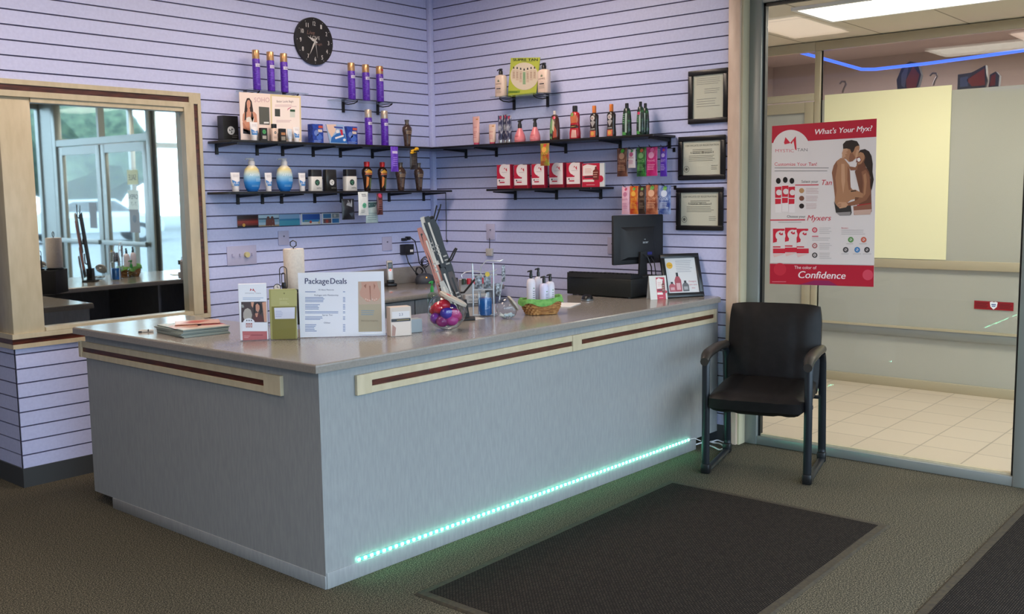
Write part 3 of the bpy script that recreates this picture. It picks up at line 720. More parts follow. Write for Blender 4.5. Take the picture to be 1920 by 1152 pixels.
A.poly([(608, 798), (612, 782), (636, 770), (634, 777), (618, 786)], pm('#c26a88', .5), 3)
m = MB(); m.art(A); m.build('print', t)
b = [mapped(1, yc, 380, 0, K, (P0.x, ZA1))(*p_) for p_ in ((262, 662), (706, 692), (712, 1014), (276, 1003))]
b[2] = (b[2][0], .0005); b[3] = (b[3][0], .0005)
m = MB(); m.prism([b[3], b[2], b[1], b[0]], 0.0003, .004, CARD, 1); m.box(-.1, .1, .004, .05, 0.0005, .004, CARD); m.build('card', t)
# little tubes and bottles in front of it
TUBE = [(0, .62, .62, 2), (.2, .62, .62, 2)]
def tubeS(z0=.2): return [(z0, .66, .62, 2), (z0+.06, .8, .66, 2), (.55, .92, .48, 2), (.9, .99, .16, 2.4), (.985, 1, .05, 3), (1, 1, .05, 3)]
WHT = pm('#e6e3e4', .35); BLU = pm('#3f7fbf', .35)
def tube(label, wall, px0, px1, py0, py1, d, zs, body, cap, art, group=None, z0=.2, name='lotion_tube', cat='tube'):
    loc, rz, w, h = spot(wall, px0, px1, py0, py1, d, zs)
    return container(name, label, cat, group, loc, rz, w, h, [('body', tubeS(z0), body), ('cap', [(0, .6, .6, 2), (.01, .63, .63, 2), (z0-.005, .63, .63, 2)], cap)], art)
def blue_art(A, w, h):
    A.poly([(-w*.42, h*.62), (w*.0, h*.5), (w*.45, h*.56), (w*.4, h*.3), (-w*.36, h*.3)], BLU, 1); A.text('LBL', -w*.02, h*.4, h*.1, WHT, 2, width=w*.5); A.bars(-w*.3, h*.75, w*.35, h*.9, 3, pm('#b8b4b8', .4))
tube('white and blue tube before the woman on the display card', 'A', 468, 485, 227, 261, .226, ZA1, WHT, WHT, blue_art, 'small tubes before the display card')
tube('white and blue tube at the right edge of the display card', 'A', 549, 563, 236, 264, .226, ZA1, WHT, WHT, blue_art, 'small tubes before the display card')
tube('small pale tube, second from the right before the display card', 'A', 538, 549, 240, 264, .228, ZA1, pm('#c9d2dc', .35), WHT, lambda A, w, h: A.bars(-w*.3, h*.4, w*.3, h*.8, 4, pm('#8fa6bf', .4)), 'small tubes before the display card')
def sm(A, w, h): leaf_rose(A, 0, h*.7, w*.28, pm('#4aa05a', .4), GRN); A.rect(-w*.3, h*.15, w*.3, h*.4, pm('#a8a39a', .4), 1)
pbox('mini_carton', 'tiny black carton with green dot before the display card', 'box', None, 'A', 490, 502, 238, 262, .235, ZA1, .02, BLACK, sm)
pbox('mini_carton', 'tiny black carton with orange print before the display card', 'box', None, 'A', 526, 537, 240, 264, .235, ZA1, .02, BLACK, lambda A, w, h: (A.rect(-w*.35, h*.5, w*.35, h*.7, pm('#b07a50', .4), 1), A.rect(-w*.35, h*.1, w*.35, h*.4, pm('#8b8478', .4), 1)))
loc, rz, w, h = spot('A', 508, 521, 232, 264, .226, ZA1)
container('mini_bottle', 'small beige bottle with black cap before the display card', 'bottle', None, loc, rz, w, h, [('body', [(0, .95, .6, 3), (.02, 1, .62, 3), (.7, 1, .62, 3), (.76, .6, .5, 2)], pm('#d9bfae', .35)), ('cap', [(.765, .8, .55, 3), (1, .8, .55, 3)], BLACK)],
          lambda A, w, h: (leaf_rose(A, 0, h*.5, w*.2, INK, SW), A.bars(-w*.3, h*.15, w*.35, h*.3, 3, pm('#8d7468', .4))))
# blue whitening boxes and card
BBX = noisy('blue_box', '#1d2f86', '#2b55b8', (60, 60, 60), .35)
def bb(A, w, h):
    A.rect(w*.05, h*.8, w*.45, h*.93, pm('#c4533f', .4), 1); A.disc(-w*.15, h*.55, w*.22, pm('#6f86c8', .4), 1); A.disc(w*.1, h*.35, w*.26, pm('#4a6fc6', .4), 1); A.rect(w*.0, h*.6, w*.4, h*.74, pm('#d8c9b8', .4), 1); A.bars(-w*.4, h*.06, w*.4, h*.2, 2, pm('#9fb4e6', .4))
pbox('whitening_box', 'blue box with orange tag, left of the tooth-whitening card', 'box', 'blue boxes', 'A', 587, 607, 231, 268, .13, ZA1, .05, BBX, bb)
pbox('whitening_box', 'blue box with orange tag, right of the tooth-whitening card', 'box', 'blue boxes', 'A', 651, 671, 235, 270, .13, ZA1, .05, BBX, bb)
P0 = pix(1, -.15, 632, 269); t = thing('display_card', 'blue and white whitening card leaning between two blue boxes', 'display card', (P0.x, -.15, ZA1))
A = Art(mapped(1, -.15, 580, 80, 3.6, (P0.x, ZA1))); m = MB()
out = [(112, 550), (232, 555), (258, 682), (140, 678)]
b = [A.fn(*p_) for p_ in out]; b[2] = (b[2][0], .0005); b[3] = (b[3][0], .0005)
m.prism([b[3], b[2], b[1], b[0]], 0.0003, .004, pm('#9db9dc', .4), 1); m.box(-.03, .03, .004, .05, .0005, .003, WHT); m.build('card', t)
A.poly([(114, 552), (180, 553), (176, 600), (150, 640), (128, 600)], pm('#e3c4b2', .4), 1); A.poly([(150, 640), (190, 610), (240, 615), (256, 678), (144, 674)], pm('#2f6cb8', .4), 1)
A.poly([(165, 565), (225, 570), (228, 582), (168, 576)], pm('#3c4ea0', .4), 2); A.poly([(172, 640), (230, 622), (232, 634), (176, 652)], WHT, 3); A.disc(236, 657, 13, pm('#3d86cf', .4), 3); A.disc(236, 657, 9, WHT, 4); A.poly([(205, 585), (222, 588), (228, 625), (214, 625)], pm('#c03048', .4), 3); A.disc(190, 600, 12, WHT, 2)
m = MB(); m.art(A); m.build('print', t)

# ------------------------------------------------------------------ bottles
BRN = noisy('bronze_bottle', '#3a2a22', '#54403a', (50, 50, 50), .22, 0)
VASE = [(0, .5, .45, 2.2), (.03, .56, .5, 2.2), (.15, .62, .55, 2.2), (.42, .8, .66, 2), (.6, 1, .78, 2), (.72, .95, .74, 2), (.79, .62, .55, 2), (.83, .36, .36, 2)]
def brown(label, px0, px1, py0, py1, d, zs):
    loc, rz, w, h = spot('A', px0, px1, py0, py1, d, zs)
    def art(A, w, h):
        A.rect(-w*.34, h*.48, w*.36, h*.6, pm('#9a8068', .35, .3), 1, 6); A.bars(-w*.25, h*.5, w*.3, h*.58, 2, pm('#4b3a2e', .4), 2); A.poly([(w*.2, h*.62), (w*.36, h*.62), (w*.32, h*.7)], pm('#b99b3c', .4), 1); A.rect(-w*.15, h*.12, w*.1, h*.42, pm('#6e5a4c', .35), 1, 3)
    container('tanning_bottle', label, 'bottle', 'dark bronze vase-shaped bottles', loc, rz, w, h, [('body', VASE, BRN), ('cap', [(.832, .42, .42, 2), (.9, .34, .34, 2), (.96, .42, .42, 2), (1, .44, .44, 2)], pm('#6a625c', .3, .5))], art)
brown('dark bronze vase-shaped bottle at the corner end of the upper left shelf', 754, 774, 222, 273, .12, ZA1)
brown('dark bronze vase-shaped bottle on the lower shelf, beside the red-capped bottles', 741, 763, 306, 358, .14, ZA2)
brown('dark bronze vase-shaped bottle on the lower shelf, nearest the corner', 776, 796, 307, 358, .14, ZA2)
def redcap(label, px0, px1, py0, py1):
    loc, rz, w, h = spot('A', px0, px1, py0, py1, .14, ZA2)
    def art(A, w, h):
        A.rect(-w*.4, h*.55, w*.42, h*.66, pm('#c86e4c', .35), 1, 6); A.poly([(-w*.4, h*.66), (-w*.1, h*.74), (w*.1, h*.7), (w*.4, h*.67), (w*.3, h*.6), (-w*.3, h*.6)], pm('#d9a23c', .35), 1.5)
        A.poly([(-w*.28, h*.5), (-w*.05, h*.45), (-w*.1, h*.2), (-w*.26, h*.1)], pm('#d07a30', .35), 1); A.poly([(w*.0, h*.42), (w*.25, h*.45), (w*.22, h*.08), (w*.0, h*.08)], pm('#5d6a3c', .35), 1); A.text('OPM', 0, h*.575, h*.055, pm('#5a1c14', .4), 3, width=w*.5)
    container('tanning_bottle', label, 'bottle', 'red-capped bottles', loc, rz, w, h, [('body', VASE, pm('#26150f', .25)), ('cap', [(.832, .46, .46, 2), (.97, .5, .5, 2), (1, .46, .46, 2)], pm('#c4242a', .35))], art)
redcap('dark bottle with red cap and orange print, the one beside the white-labelled bottle', 678, 700, 303, 357); redcap('dark bottle with red cap and orange print, right one of the two', 708, 728, 304, 357)
OVAL = [(0, .55, .36, 2), (.02, .62, .4, 2), (.12, .85, .5, 2), (.3, 1, .58, 2), (.5, .98, .56, 2), (.66, .82, .48, 2), (.74, .55, .38, 2), (.79, .26, .26, 2)]
BLUEP = None
def gradm(name, stops, axis=2, rough=.25):
    """colour bands along the object's own height"""
    m = bpy.data.materials.new(name); m.use_nodes = True; nt = m.node_tree; b = nt.nodes['Principled BSDF']
    tc = nt.nodes.new('ShaderNodeTexCoord'); sp = nt.nodes.new('ShaderNodeSeparateXYZ'); rp = nt.nodes.new('ShaderNodeValToRGB'); e = rp.color_ramp.elements
    e[0].position, e[0].color = stops[0][0], (*lin(stops[0][1]), 1); e[1].position, e[1].color = stops[-1][0], (*lin(stops[-1][1]), 1)
    for p_, c in stops[1:-1]: x = e.new(p_); x.color = (*lin(c), 1)
    nt.links.new(tc.outputs['Generated'], sp.inputs[0]); nt.links.new(sp.outputs[axis], rp.inputs[0]); nt.links.new(rp.outputs[0], b.inputs['Base Color']); b.inputs['Roughness'].default_value = rough; return m
BLUG = gradm('blue_lotion_print', [(0, '#1c5fb0'), (.35, '#2f86cf'), (.55, '#8fc0dc'), (.7, '#c9d6cc'), (.85, '#e0cf8c'), (1, '#dcdad6')])
def pumphead(t, w, h, z0, mat, side=-1, s=1.):
    """collar, stem and spout of a dispenser"""
    m = MB(); loft(m, [(z0, .14*s, .14*s, 2), (z0+.045*s, .14*s, .14*s, 2), (z0+.05*s, .06*s, .06*s, 2)], mat) if False else None
    r = w/2
    loft(m, [(z0, .34*r, .34*r, 2), (z0+.02, .36*r, .36*r, 2), (z0+.032, .22*r, .22*r, 2), (z0+.034, .12*r, .12*r, 2), (h-.012, .12*r, .12*r, 2)], mat, 14)
    loft(m, [(h-.014, .3*r, .2*r, 2.4), (h-.002, .34*r, .22*r, 2.4), (h, .2*r, .12*r, 2)], mat, 14)
    m.tube([(0, 0, h-.007), (side*.55*r, 0, h-.006), (side*.75*r, 0, h-.011)], .0038, mat, 7)
    return m.build('pump', t)
def bluepump(label, px0, px1, py0, py1):
    loc, rz, w, h = spot('A', px0, px1, py0, py1, .13, ZA2)
    def art(A, w, h):
        A.text('AFTER', 0, h*.46, h*.07, pm('#dfeef8', .35), 2, width=w*.62); A.bars(w*.05, h*.3, w*.4, h*.4, 3, pm('#a9d2ee', .35)); A.text('24', w*.28, h*.58, h*.035, pm('#b06a70', .35), 2); A.bars(-w*.2, h*.14, w*.25, h*.2, 2, pm('#7ab4e0', .35))
    t = container('lotion_bottle', label, 'bottle', 'blue pump bottles', loc, rz, w, h, [('body', OVAL, BLUG)], art); pumphead(t, w, h, h*.78, WHT)
bluepump('oval blue pump bottle on the lower shelf, nearer the mirror', 456, 491, 294, 357); bluepump('oval blue pump bottle on the lower shelf, nearer the square bottles', 517, 552, 295, 357)
G = 'white and blue tubes on the lower shelf'
tube('white and blue tube at the left end of the lower shelf', 'A', 432, 452, 322, 358, .13, ZA2, WHT, WHT, blue_art, G, .26)
tube('white and blue tube between the two blue pump bottles', 'A', 496, 512, 323, 358, .13, ZA2, WHT, WHT, blue_art, G, .26)
tube('white and blue tube between blue pump bottle and square bottle', 'A', 559, 575, 324, 358, .13, ZA2, WHT, WHT, blue_art, G, .26)
def sq(label, px0, px1, white):
    loc, rz, w, h = spot('A', px0, px1, 317, 357, .12, ZA2)
    body = pm('#dad8d2', .35) if white else pm('#232322', .3)
    def art(A, w, h):
        leaf_rose(A, -w*.02, h*.4, w*.21, pm('#2a3f38', .4) if white else SW, pm('#4f9a78', .4) if white else pm('#8a8a86', .4)); A.text('soho', w*.12, h*.12, h*.08, INK if white else pm('#8a8880', .4), 2, width=w*.4)
    t = container('square_bottle', label, 'bottle', 'square-shouldered bottles', loc, rz, w, h, [('body', [(0, .97, .5, 5), (.01, 1, .52, 5), (.67, 1, .52, 5), (.68, .97, .5, 5)] if white else [(0, .97, .5, 5), (.01, 1, .52, 5), (.97, .98, .5, 5), (1, .93, .46, 5)], body)] + ([('cap', [(.682, .94, .49, 5), (.97, .94, .49, 5), (1, .9, .46, 5)], pm('#1a1a1c', .35))] if white else []), art)
sq('white square bottle with black cap, left of the all-black bottle', 578, 605, True); sq('all-black square bottle with white flower between the white ones', 606, 632, False); sq('white square bottle with black cap, right of the all-black bottle', 643, 670, True)

# ------------------------------------------------------------------ right wall, upper shelf
PNK = pm('#e3b3ac', .4); PNKC = pm('#c9506e', .4)
def ptube(A, w, h): A.rect(w*.05, h*.88, w*.35, h*.92, pm('#c78a2e', .4), 1); A.text('coco', 0, h*.6, h*.08, pm('#c26a78', .4), 2, width=w*.5); A.bars(-w*.3, h*.25, w*.3, h*.5, 4, pm('#c9868a', .4))
tube('tall pale pink tube with rose cap, nearest the corner on the upper right shelf', 'B', 885, 902, 216, 270, .13, ZA1, PNK, PNKC, ptube, None, .1)
tube('short cream tube with pink print and rose cap beside the taller pink tube', 'B', 915, 932, 231, 269, .13, ZA1, pm('#e0c3b2', .4), PNKC, ptube, None, .12)
FOIL = noisy('foil_navy', '#2a2c48', '#b9b6c0', (70, 70, 30), .25, 0, 2, '#4a4c68')
G = 'silver-topped navy tubes'
for px0, px1, py0, py1, lb, dd in ((933, 945, 214, 267, 'silver and navy foil tube, left of the clustered three', .13), (942, 954, 213, 268, 'silver and navy foil tube, middle of the clustered three', .1), (948, 961, 215, 267, 'silver and navy foil tube, right of the clustered three', .14)):
    tube(lb, 'B', px0, px1, py0, py1, dd, ZA1, FOIL, pm('#c8c8c8', .2, .7), lambda A, w, h: (A.poly([(-w*.2, h*.97), (w*.3, h*.97), (w*.1, h*.84)], pm('#b03a58', .3), 1), A.rect(-w*.25, h*.45, w*.25, h*.68, pm('#7e8494', .3), 1, 4), A.bars(-w*.25, h*.5, w*.25, h*.64, 3, pm('#e0e0e6', .3), 2)), G, .14)
PEAR = [(0, .8, .75, 2), (.03, .92, .86, 2), (.15, 1, .95, 2), (.3, .93, .88, 2), (.45, .68, .66, 2), (.58, .44, .43, 2), (.64, .34, .34, 2)]
for px0, px1, py0, lb in ((964, 986, 221, 'pink pear-shaped pump bottle with black pump, beside the foil tubes'), (993, 1014, 220, 'pink pear-shaped pump bottle with black pump, right of its twin')):
    loc, rz, w, h = spot('B', px0, px1, py0, 264, .12, ZA1)
    t = container('lotion_bottle', lb, 'bottle', 'pink pear-shaped bottles', loc, rz, w, h, [('body', PEAR, pm('#dd7f86', .3))], lambda A, w, h: (A.text('coco', 0, h*.27, h*.07, pm('#9a2a3a', .4), 2, width=w*.4, shear=.3), A.bars(-w*.25, h*.12, w*.25, h*.18, 2, pm('#f0b4b4', .4))))
    m = MB(); loft(m, sc_([(.642, .36, .36, 2), (.8, .34, .34, 2), (.84, .26, .26, 2), (.93, .24, .24, 2)], w, h), BLACKM, 14)
    m.raw([(-.2*w, -.008, h*.92), (.06*w, -.008, h*.92), (.1*w, -.008, h*.94), (.42*w, -.004, h), (-.12*w, -.008, h*.97), (-.2*w, .008, h*.92), (.06*w, .008, h*.92), (.1*w, .008, h*.94), (.42*w, .004, h), (-.12*w, .008, h*.97)], [(0, 1, 2, 3, 4), (9, 8, 7, 6, 5), (0, 4, 9, 5), (4, 3, 8, 9), (3, 2, 7, 8), (2, 1, 6, 7), (1, 0, 5, 6)], BLACKM); m.build('pump', t)
BOT = [(0, .88, .62, 2.4), (.02, .97, .68, 2.4), (.2, 1, .7, 2.4), (.5, .97, .66, 2.2), (.74, .84, .58, 2), (.84, .6, .48, 2), (.87, .3, .3, 2)]
HIP = [(0, .9, .6, 2.4), (.02, .98, .66, 2.4), (.15, 1, .68, 2.4), (.38, .88, .6, 2.2), (.55, .93, .62, 2.2), (.68, .95, .62, 2.2), (.74, .8, .55, 2), (.78, .4, .36, 2)]
def tan(label, px0, px1, py0, py1, S, body, capm, capz, art, d=.12, group=None, capr=.36):
    loc, rz, w, h = spot('B', px0, px1, py0, py1, d, ZA1)
    return container('tanning_bottle', label, 'bottle', group, loc, rz, w, h, [('body', S, body), ('cap', [(capz, capr, capr, 2), (.97, capr, capr, 2), (1, capr*.9, capr*.9, 2)], capm)], art)
def aA(A, w, h):
    A.poly([(-w*.4, h*.1), (-w*.1, h*.05), (w*.1, h*.5), (-w*.1, h*.8), (-w*.3, h*.6)], pm('#6f9a66', .3), 1); A.poly([(w*.05, h*.1), (w*.4, h*.12), (w*.38, h*.35), (w*.15, h*.55)], pm('#b0503c', .3), 1); A.poly([(-w*.05, h*.4), (w*.15, h*.3), (w*.2, h*.6), (0, h*.75)], pm('#c9c2a4', .3), 2); A.disc(w*.12, h*.76, w*.14, pm('#d03a58', .3), 2); A.rect(-w*.3, h*.15, -w*.05, h*.25, INK, 2)
tan('green and bronze bottle with pale cap, above the hanging red packet', 1030, 1051, 208, 264, BOT, pm('#4a2a22', .25), pm('#d9cdc4', .3), .875, aA, capr=.26)
def aB(A, w, h):
    A.poly([(-w*.35, h*.7), (w*.38, h*.72), (w*.42, h*.5), (-w*.4, h*.48)], pm('#c9704a', .3), 1); A.rect(-w*.42, h*.34, w*.42, h*.44, pm('#3a1a14', .3), 2, 6); A.bars(-w*.3, h*.36, w*.35, h*.42, 1, pm('#c8a35c', .3), 3); A.poly([(-w*.1, h*.3), (w*.3, h*.28), (w*.35, h*.06), (-w*.2, h*.06)], pm('#d9a9a0', .3), 1); A.disc(-w*.1, h*.74, w*.16, pm('#78a050', .3), 3)
tan('red bottle with black cap, between the green and the orange-capped bottles', 1067, 1090, 198, 261, [(0, .9, .6, 2.4), (.02, .98, .66, 2.4), (.2, 1, .68, 2.4), (.35, .9, .6, 2.2), (.5, .8, .58, 2.2), (.7, .86, .6, 2.2), (.78, .8, .5, 2), (.82, .45, .4, 2)], pm('#b3202c', .25), BLACK, .825, aB, capr=.42)
def aC(A, w, h):
    A.disc(0, h*.62, w*.24, pm('#cfc9c6', .3), 1); A.text('R', 0, h*.57, h*.09, pm('#7a3a34', .3), 2); A.poly([(-w*.3, h*.5), (w*.1, h*.55), (w*.3, h*.5), (0, h*.34)], pm('#a9a4a4', .3), 1); A.rect(-w*.3, h*.05, w*.32, h*.24, pm('#cf6a52', .3), 1, 5); A.disc(0, h*.15, w*.2, pm('#d8a850', .3), 2); A.text('DARK', 0, h*.27, h*.045, SW, 2, width=w*.55)
for a_, b_, c_, e_, lb in ((1105, 1124, 195, 256, 'black hourglass bottle with orange cap, the one beside the red bottle'), (1137, 1156, 192, 254, 'black hourglass bottle with orange cap, the one beside the green bottles')):
    tan(lb, a_, b_, c_, e_, HIP, pm('#2a221f', .25), pm('#d8762a', .35), .785, aC, group='orange-capped bottles', capr=.4)
GRB = noisy('green_black_bottle', '#1c2a22', '#3c7a44', (30, 30, 60), .25, 0, 2, '#26382e', lo=.3, hi=.75)
def aD(A, w, h): A.rect(w*.0, h*.12, w*.2, h*.7, pm('#a9bdb6', .25), 1, 3); A.bars(-w*.32, h*.4, -w*.05, h*.7, 5, pm('#7fae86', .3)); A.rect(-w*.36, h*.05, w*.1, h*.14, pm('#4c9a4a', .3), 1, 4)
for a_, b_, c_, e_, d_, lb in ((1166, 1185, 190, 252, .12, 'green and black bottle standing alone beside the orange caps'), (1193, 1209, 187, 250, .14, 'green and black bottle with pink dot, front one of the pair'), (1202, 1218, 189, 250, .07, 'green and black bottle half hidden behind its twin at the shelf end')):
    t = tan(lb, a_, b_, c_, e_, BOT, GRB, BLACK, .82, aD, d_, 'green and black bottles', .36)
    if 'pink dot' in lb:
        m = MB(); A = Art(); A.disc(0, .133, .009, pm('#d23a64', .3), 1); m.art(A, None, .0, -.02); o = m.build('sticker', t); o['label'] = 'pink round sticker'

# hemp lotion and green poster card on the glass shelf
ROUNDSQ = [(0, .94, .55, 3.4), (.02, 1, .6, 3.4), (.68, 1, .6, 3.4), (.75, .9, .52, 3), (.785, .4, .36, 2)]
def hemp(A, w, h):
    for k in range(7):
        an = PI/2+(k-3)*.42; r_ = h*.1*(1-.12*abs(k-3)); c0 = (0, h*.53); A.poly([c0, (c0[0]+r_*.55*math.cos(an+.14), c0[1]+r_*.55*math.sin(an+.14)), (c0[0]+r_*math.cos(an), c0[1]+r_*math.sin(an)), (c0[0]+r_*.55*math.cos(an-.14), c0[1]+r_*.55*math.sin(an-.14))], pm('#3c6b48', .4), 1)
    A.text('HEMPZ', 0, h*.44, h*.05, pm('#7a6a5c', .4), 1, width=w*.62); A.rect(-w*.22, h*.28, w*.22, h*.315, INK, 1, 4); A.bars(-w*.3, h*.14, w*.3, h*.26, 4, pm('#a08f82', .4)); A.bars(-w*.2, h*.34, w*.2, h*.37, 1, pm('#a08f82', .4))
for a_, b_, c_, e_, lb in ((928, 951, 127, 180, 'cream pump bottle with black pump and leaf print, left of the green poster card'), (1008, 1033, 117, 173, 'cream pump bottle with black pump and leaf print, right of the green poster card')):
    loc, rz, w, h = spot('B', a_, b_, c_, e_, .13, ZG); t = container('lotion_bottle', lb, 'bottle', 'cream leaf-print bottles', loc, rz, w, h, [('body', ROUNDSQ, pm('#dfc8b8', .35))], hemp); pumphead(t, w, h, h*.785, BLACK)
P0 = pix(0, -.09, 982, 175); t = thing('poster_card', 'lime green SUPRE TAN poster card on the glass shelf', 'display card', (-.09, P0.y, ZG), RZB)
fn = mapped(0, -.09, 860, 80, 5.235, (P0.y, ZG)); A = Art(fn)
b = [fn(512, 150), fn(798, 145), fn(758, 495), fn(480, 512)]; b[2] = (b[2][0], .0005); b[3] = (b[3][0], .0005)
m = MB(); m.prism([b[3], b[2], b[1], b[0]], 0.0003, .005, pm('#b5bf4a', .5), 1); m.box(-.04, .04, .005, .06, .0005, .004, WHT); m.build('card', t)
A.disc(645, 330, 138, pm('#d9cdb8', .5), 1, .98, 30); A.text('SUPRE TAN', 655, 180, 26, pm('#2c3a24', .5), 3, width=240, up=-1, bold=2.5); A.bars(620, 180, 760, 192, 1, pm('#8a9a4a', .5), 2)
for i in range(7):
    u_ = 542+i*34; v_ = 262+(12 if i in (3,) else (6 if i in (2, 4) else 0))-abs(i-3)*2; A.poly([(u_-8, v_), (u_+8, v_), (u_+4, v_-20), (u_-4, v_-20)], INK, 3)
    A.poly([(u_-13, v_+14), (u_+13, v_+14), (u_+14, v_+100+12*(3-abs(i-3))), (u_-14, v_+100+12*(3-abs(i-3)))], pm('#cdb9a4' if i != 3 else '#8fae88', .5), 2); A.bars(u_-8, v_+30, u_+10, v_+90, 4, pm('#9a7c6c' if i != 3 else '#5d8a66', .5), 3)
A.poly([(486, 500), (600, 494), (604, 470), (490, 474)], pm('#7a9a3a', .5), 2); A.bars(497, 476, 600, 494, 1, pm('#3f5a24', .5), 3)
m = MB(); m.art(A); m.build('print', t)
# red and white boxes on the lower right shelf
RDB = pm('#b81f3c', .4)
def mx(A, w, h):
    A.rect(-w*.48, h*.14, w*.48, h*.995, pm('#e4dcdc', .4), 0); A.rect(-w*.49, h*.42, -w*.02, h*.99, RDB, 1); A.disc(w*.05, h*.76, w*.36, pm('#e4dcdc', .4), 2); A.rect(w*.05, h*.28, w*.48, h*.99, pm('#e4dcdc', .4), 1.5)
    A.rect(-w*.49, h*.42, w*.1, h*.48, RDB, 3); A.rect(-w*.3, h*.24, w*.08, h*.29, RDB, 2); M2 = pm('#c2263e', .4)
    A.poly([(w*.02, h*.8), (w*.1, h*.88), (w*.16, h*.8), (w*.1, h*.82)], M2, 4); A.poly([(w*.16, h*.8), (w*.26, h*.86), (w*.28, h*.72), (w*.23, h*.72)], M2, 4); A.bars(-w*.12, h*.66, w*.36, h*.7, 1, pm('#a9989a', .4), 4)
    A.disc(-w*.3, h*.34, w*.05, INK, 3); A.bars(-w*.2, h*.32, w*.1, h*.36, 1, pm('#8f8486', .4), 3); A.rect(-w*.49, 0, w*.49, h*.13, pm('#7e1022', .4), 1)
for i, (a_, b_, c_, e_, lb) in enumerate(((932, 957, 309, 354, 'nearest the corner'), (964, 989, 308, 352, 'second from the corner'), (997, 1021, 307, 352, 'behind the hanging red and green packet'), (1030, 1056, 305, 351, 'fourth from the corner'), (1062, 1088, 304, 350, 'beside the curved display card'))):
    pbox('additive_box', 'red and white box on the lower right shelf, '+lb, 'box', 'red and white boxes', 'B', a_, b_, c_, e_, .16, ZA2, .035, RDB, mx)
def tent(A, w, h):
    A.rect(-w*.49, 0, w*.3, h, RDB, 0); A.poly([(-w*.45, h*.9), (-w*.25, h*.97), (-w*.0, h*.92), (w*.16, h*.9), (w*.12, h*.5), (-w*.46, h*.48)], pm('#e6dcd6', .4), 1); A.rect(-w*.38, h*.4, w*.0, h*.45, INK, 2); A.rect(-w*.46, h*.22, w*.05, h*.32, pm('#e6dcd6', .4), 1); A.bars(-w*.36, h*.58, w*.0, h*.8, 4, pm('#d49a94', .4), 2)
    A.poly([(w*.0, h*.3), (w*.26, h*.3), (w*.27, h*.7), (w*.18, h*.74), (w*.16, h*.86), (w*.1, h*.86), (w*.08, h*.74), (-.0, h*.68)], pm('#6e2a22', .4), 3); A.bars(w*.02, h*.38, w*.24, h*.66, 3, pm('#c79a8a', .4), 4); A.bars(-w*.3, h*.05, w*.1, h*.14, 1, pm('#d8909a', .4), 2); A.disc(w*.34, h*.34, w*.12, RDB, 2)
pbox('display_card', 'red and white display card with brown bottle, right end of lower right shelf', 'display card', None, 'B', 1091, 1133, 306, 350, .17, ZA2, .012, pm('#cfd2d2', .4), tent)

# ------------------------------------------------------------------ hanging sachets on their hooks
def packet(label, wall, px0, px1, py0, py1, d, c1, c2, art=None, group=None, hook=True, zs=None, tilt=0, name='lotion_packet'):
    ax = 1 if wall == 'A' else 0
    T0 = pix(ax, -d, (px0+px1)/2, py0); B0 = pix(ax, -d, (px0+px1)/2, py1); h = T0.z-B0.z
    w = (pix(ax, -d, px0, py0)-pix(ax, -d, px1, py0)).length
    loc = (T0.x, -d, B0.z) if wall == 'A' else (-d, T0.y, B0.z)
    t = thing(name, label, 'packet', loc, 0 if wall == 'A' else RZB, group)
    mt = noisy('foil_'+name, c1, c2, (45, 45, 25), .28, 0, 3)
    m = MB(); S = [(0, 1, .06, 4), (.04, 1, .08, 4), (.12, .97, .3, 2.2), (.5, .95, .42, 2), (.85, .96, .26, 2.2), (.93, 1, .08, 4), (1, 1, .05, 4)]; S2 = sc_(S, w, h); S2 = [(z, a, min(b, .012*(b/(.42*w/2))) if b > 0 else b, p_) for z, a, b, p_ in S2]
    loft(m, S2, mt, 24); m.build('pouch', t)
    if art: A = Art(); art(A, w, h); m = MB(); art_on(m, A, S2); m.build('print', t)
    if hook:
        hk = MB(); hk.tube([(0, -.001, 0), (0, -d*.9, .0), (0, -d-.02, .004), (0, -d-.035, .016)], .0022, SHM, 6); hk.box(-.008, .008, -.006, -.001, -.022, .004, SHM)
        o = hk.build('peg_hook', None, (T0.x, 0, T0.z-.004) if wall == 'A' else (0, T0.y, T0.z-.004)); o.rotation_euler = (0, 0, 0 if wall == 'A' else RZB)
        tag(o, 'thin black wall hook carrying the '+hookname[0], 'hook', 'peg hooks')
    return t
hookname = ['']
def hp(hn, *a, **k): hookname[0] = hn; return packet(*a, **k)
def tart(c, c3, txt='TAN'):
    def f(A, w, h): A.disc(w*.05, h*.9, w*.16, pm(c3, .35), 1, 1); A.text(txt, 0, h*.5, h*.09, pm(c, .35), 2, width=w*.7); A.bars(-w*.35, h*.2, w*.35, h*.42, 4, pm(c, .35)); A.disc(0, h*.72, w*.25, pm(c, .35), 1)
    return f
hp('brown packet', 'brown and bronze packet hanging leftmost in the upper packet row', 'B', 1157, 1177, 278, 331, .12, '#3b1f18', '#7a5040', tart('#b08a70', '#4aa83c', 'DARK'))
hp('white and pink packet', 'white packet with pink ornament in the upper packet row', 'B', 1178, 1192, 280, 315, .12, '#d9cfd0', '#e6dcdc', tart('#c05a84', '#60a070', 'PINK'))
hp('green packet', 'green and black packet in the upper packet row', 'B', 1194, 1212, 277, 331, .12, '#16241a', '#3f8a3e', tart('#7fb070', '#d06a50', 'BIG'))
hp('magenta packet', 'magenta packet in the upper packet row', 'B', 1212, 1233, 276, 330, .12, '#b01560', '#d23a86', tart('#e8a0c4', '#e070a8', 'hot'))
hp('purple packet', 'slim purple packet at the right end of the upper packet row', 'B', 1238, 1251, 276, 331, .12, '#45209a', '#5f38b8', tart('#b9a8e0', '#c03a64', 'SEXY'))
hp('pale pink packet', 'pale pink packet leftmost in the lower packet row', 'B', 1166, 1181, 350, 402, .12, '#d9a8bc', '#e6bccb', tart('#c07a98', '#d04a70', 'soft'))
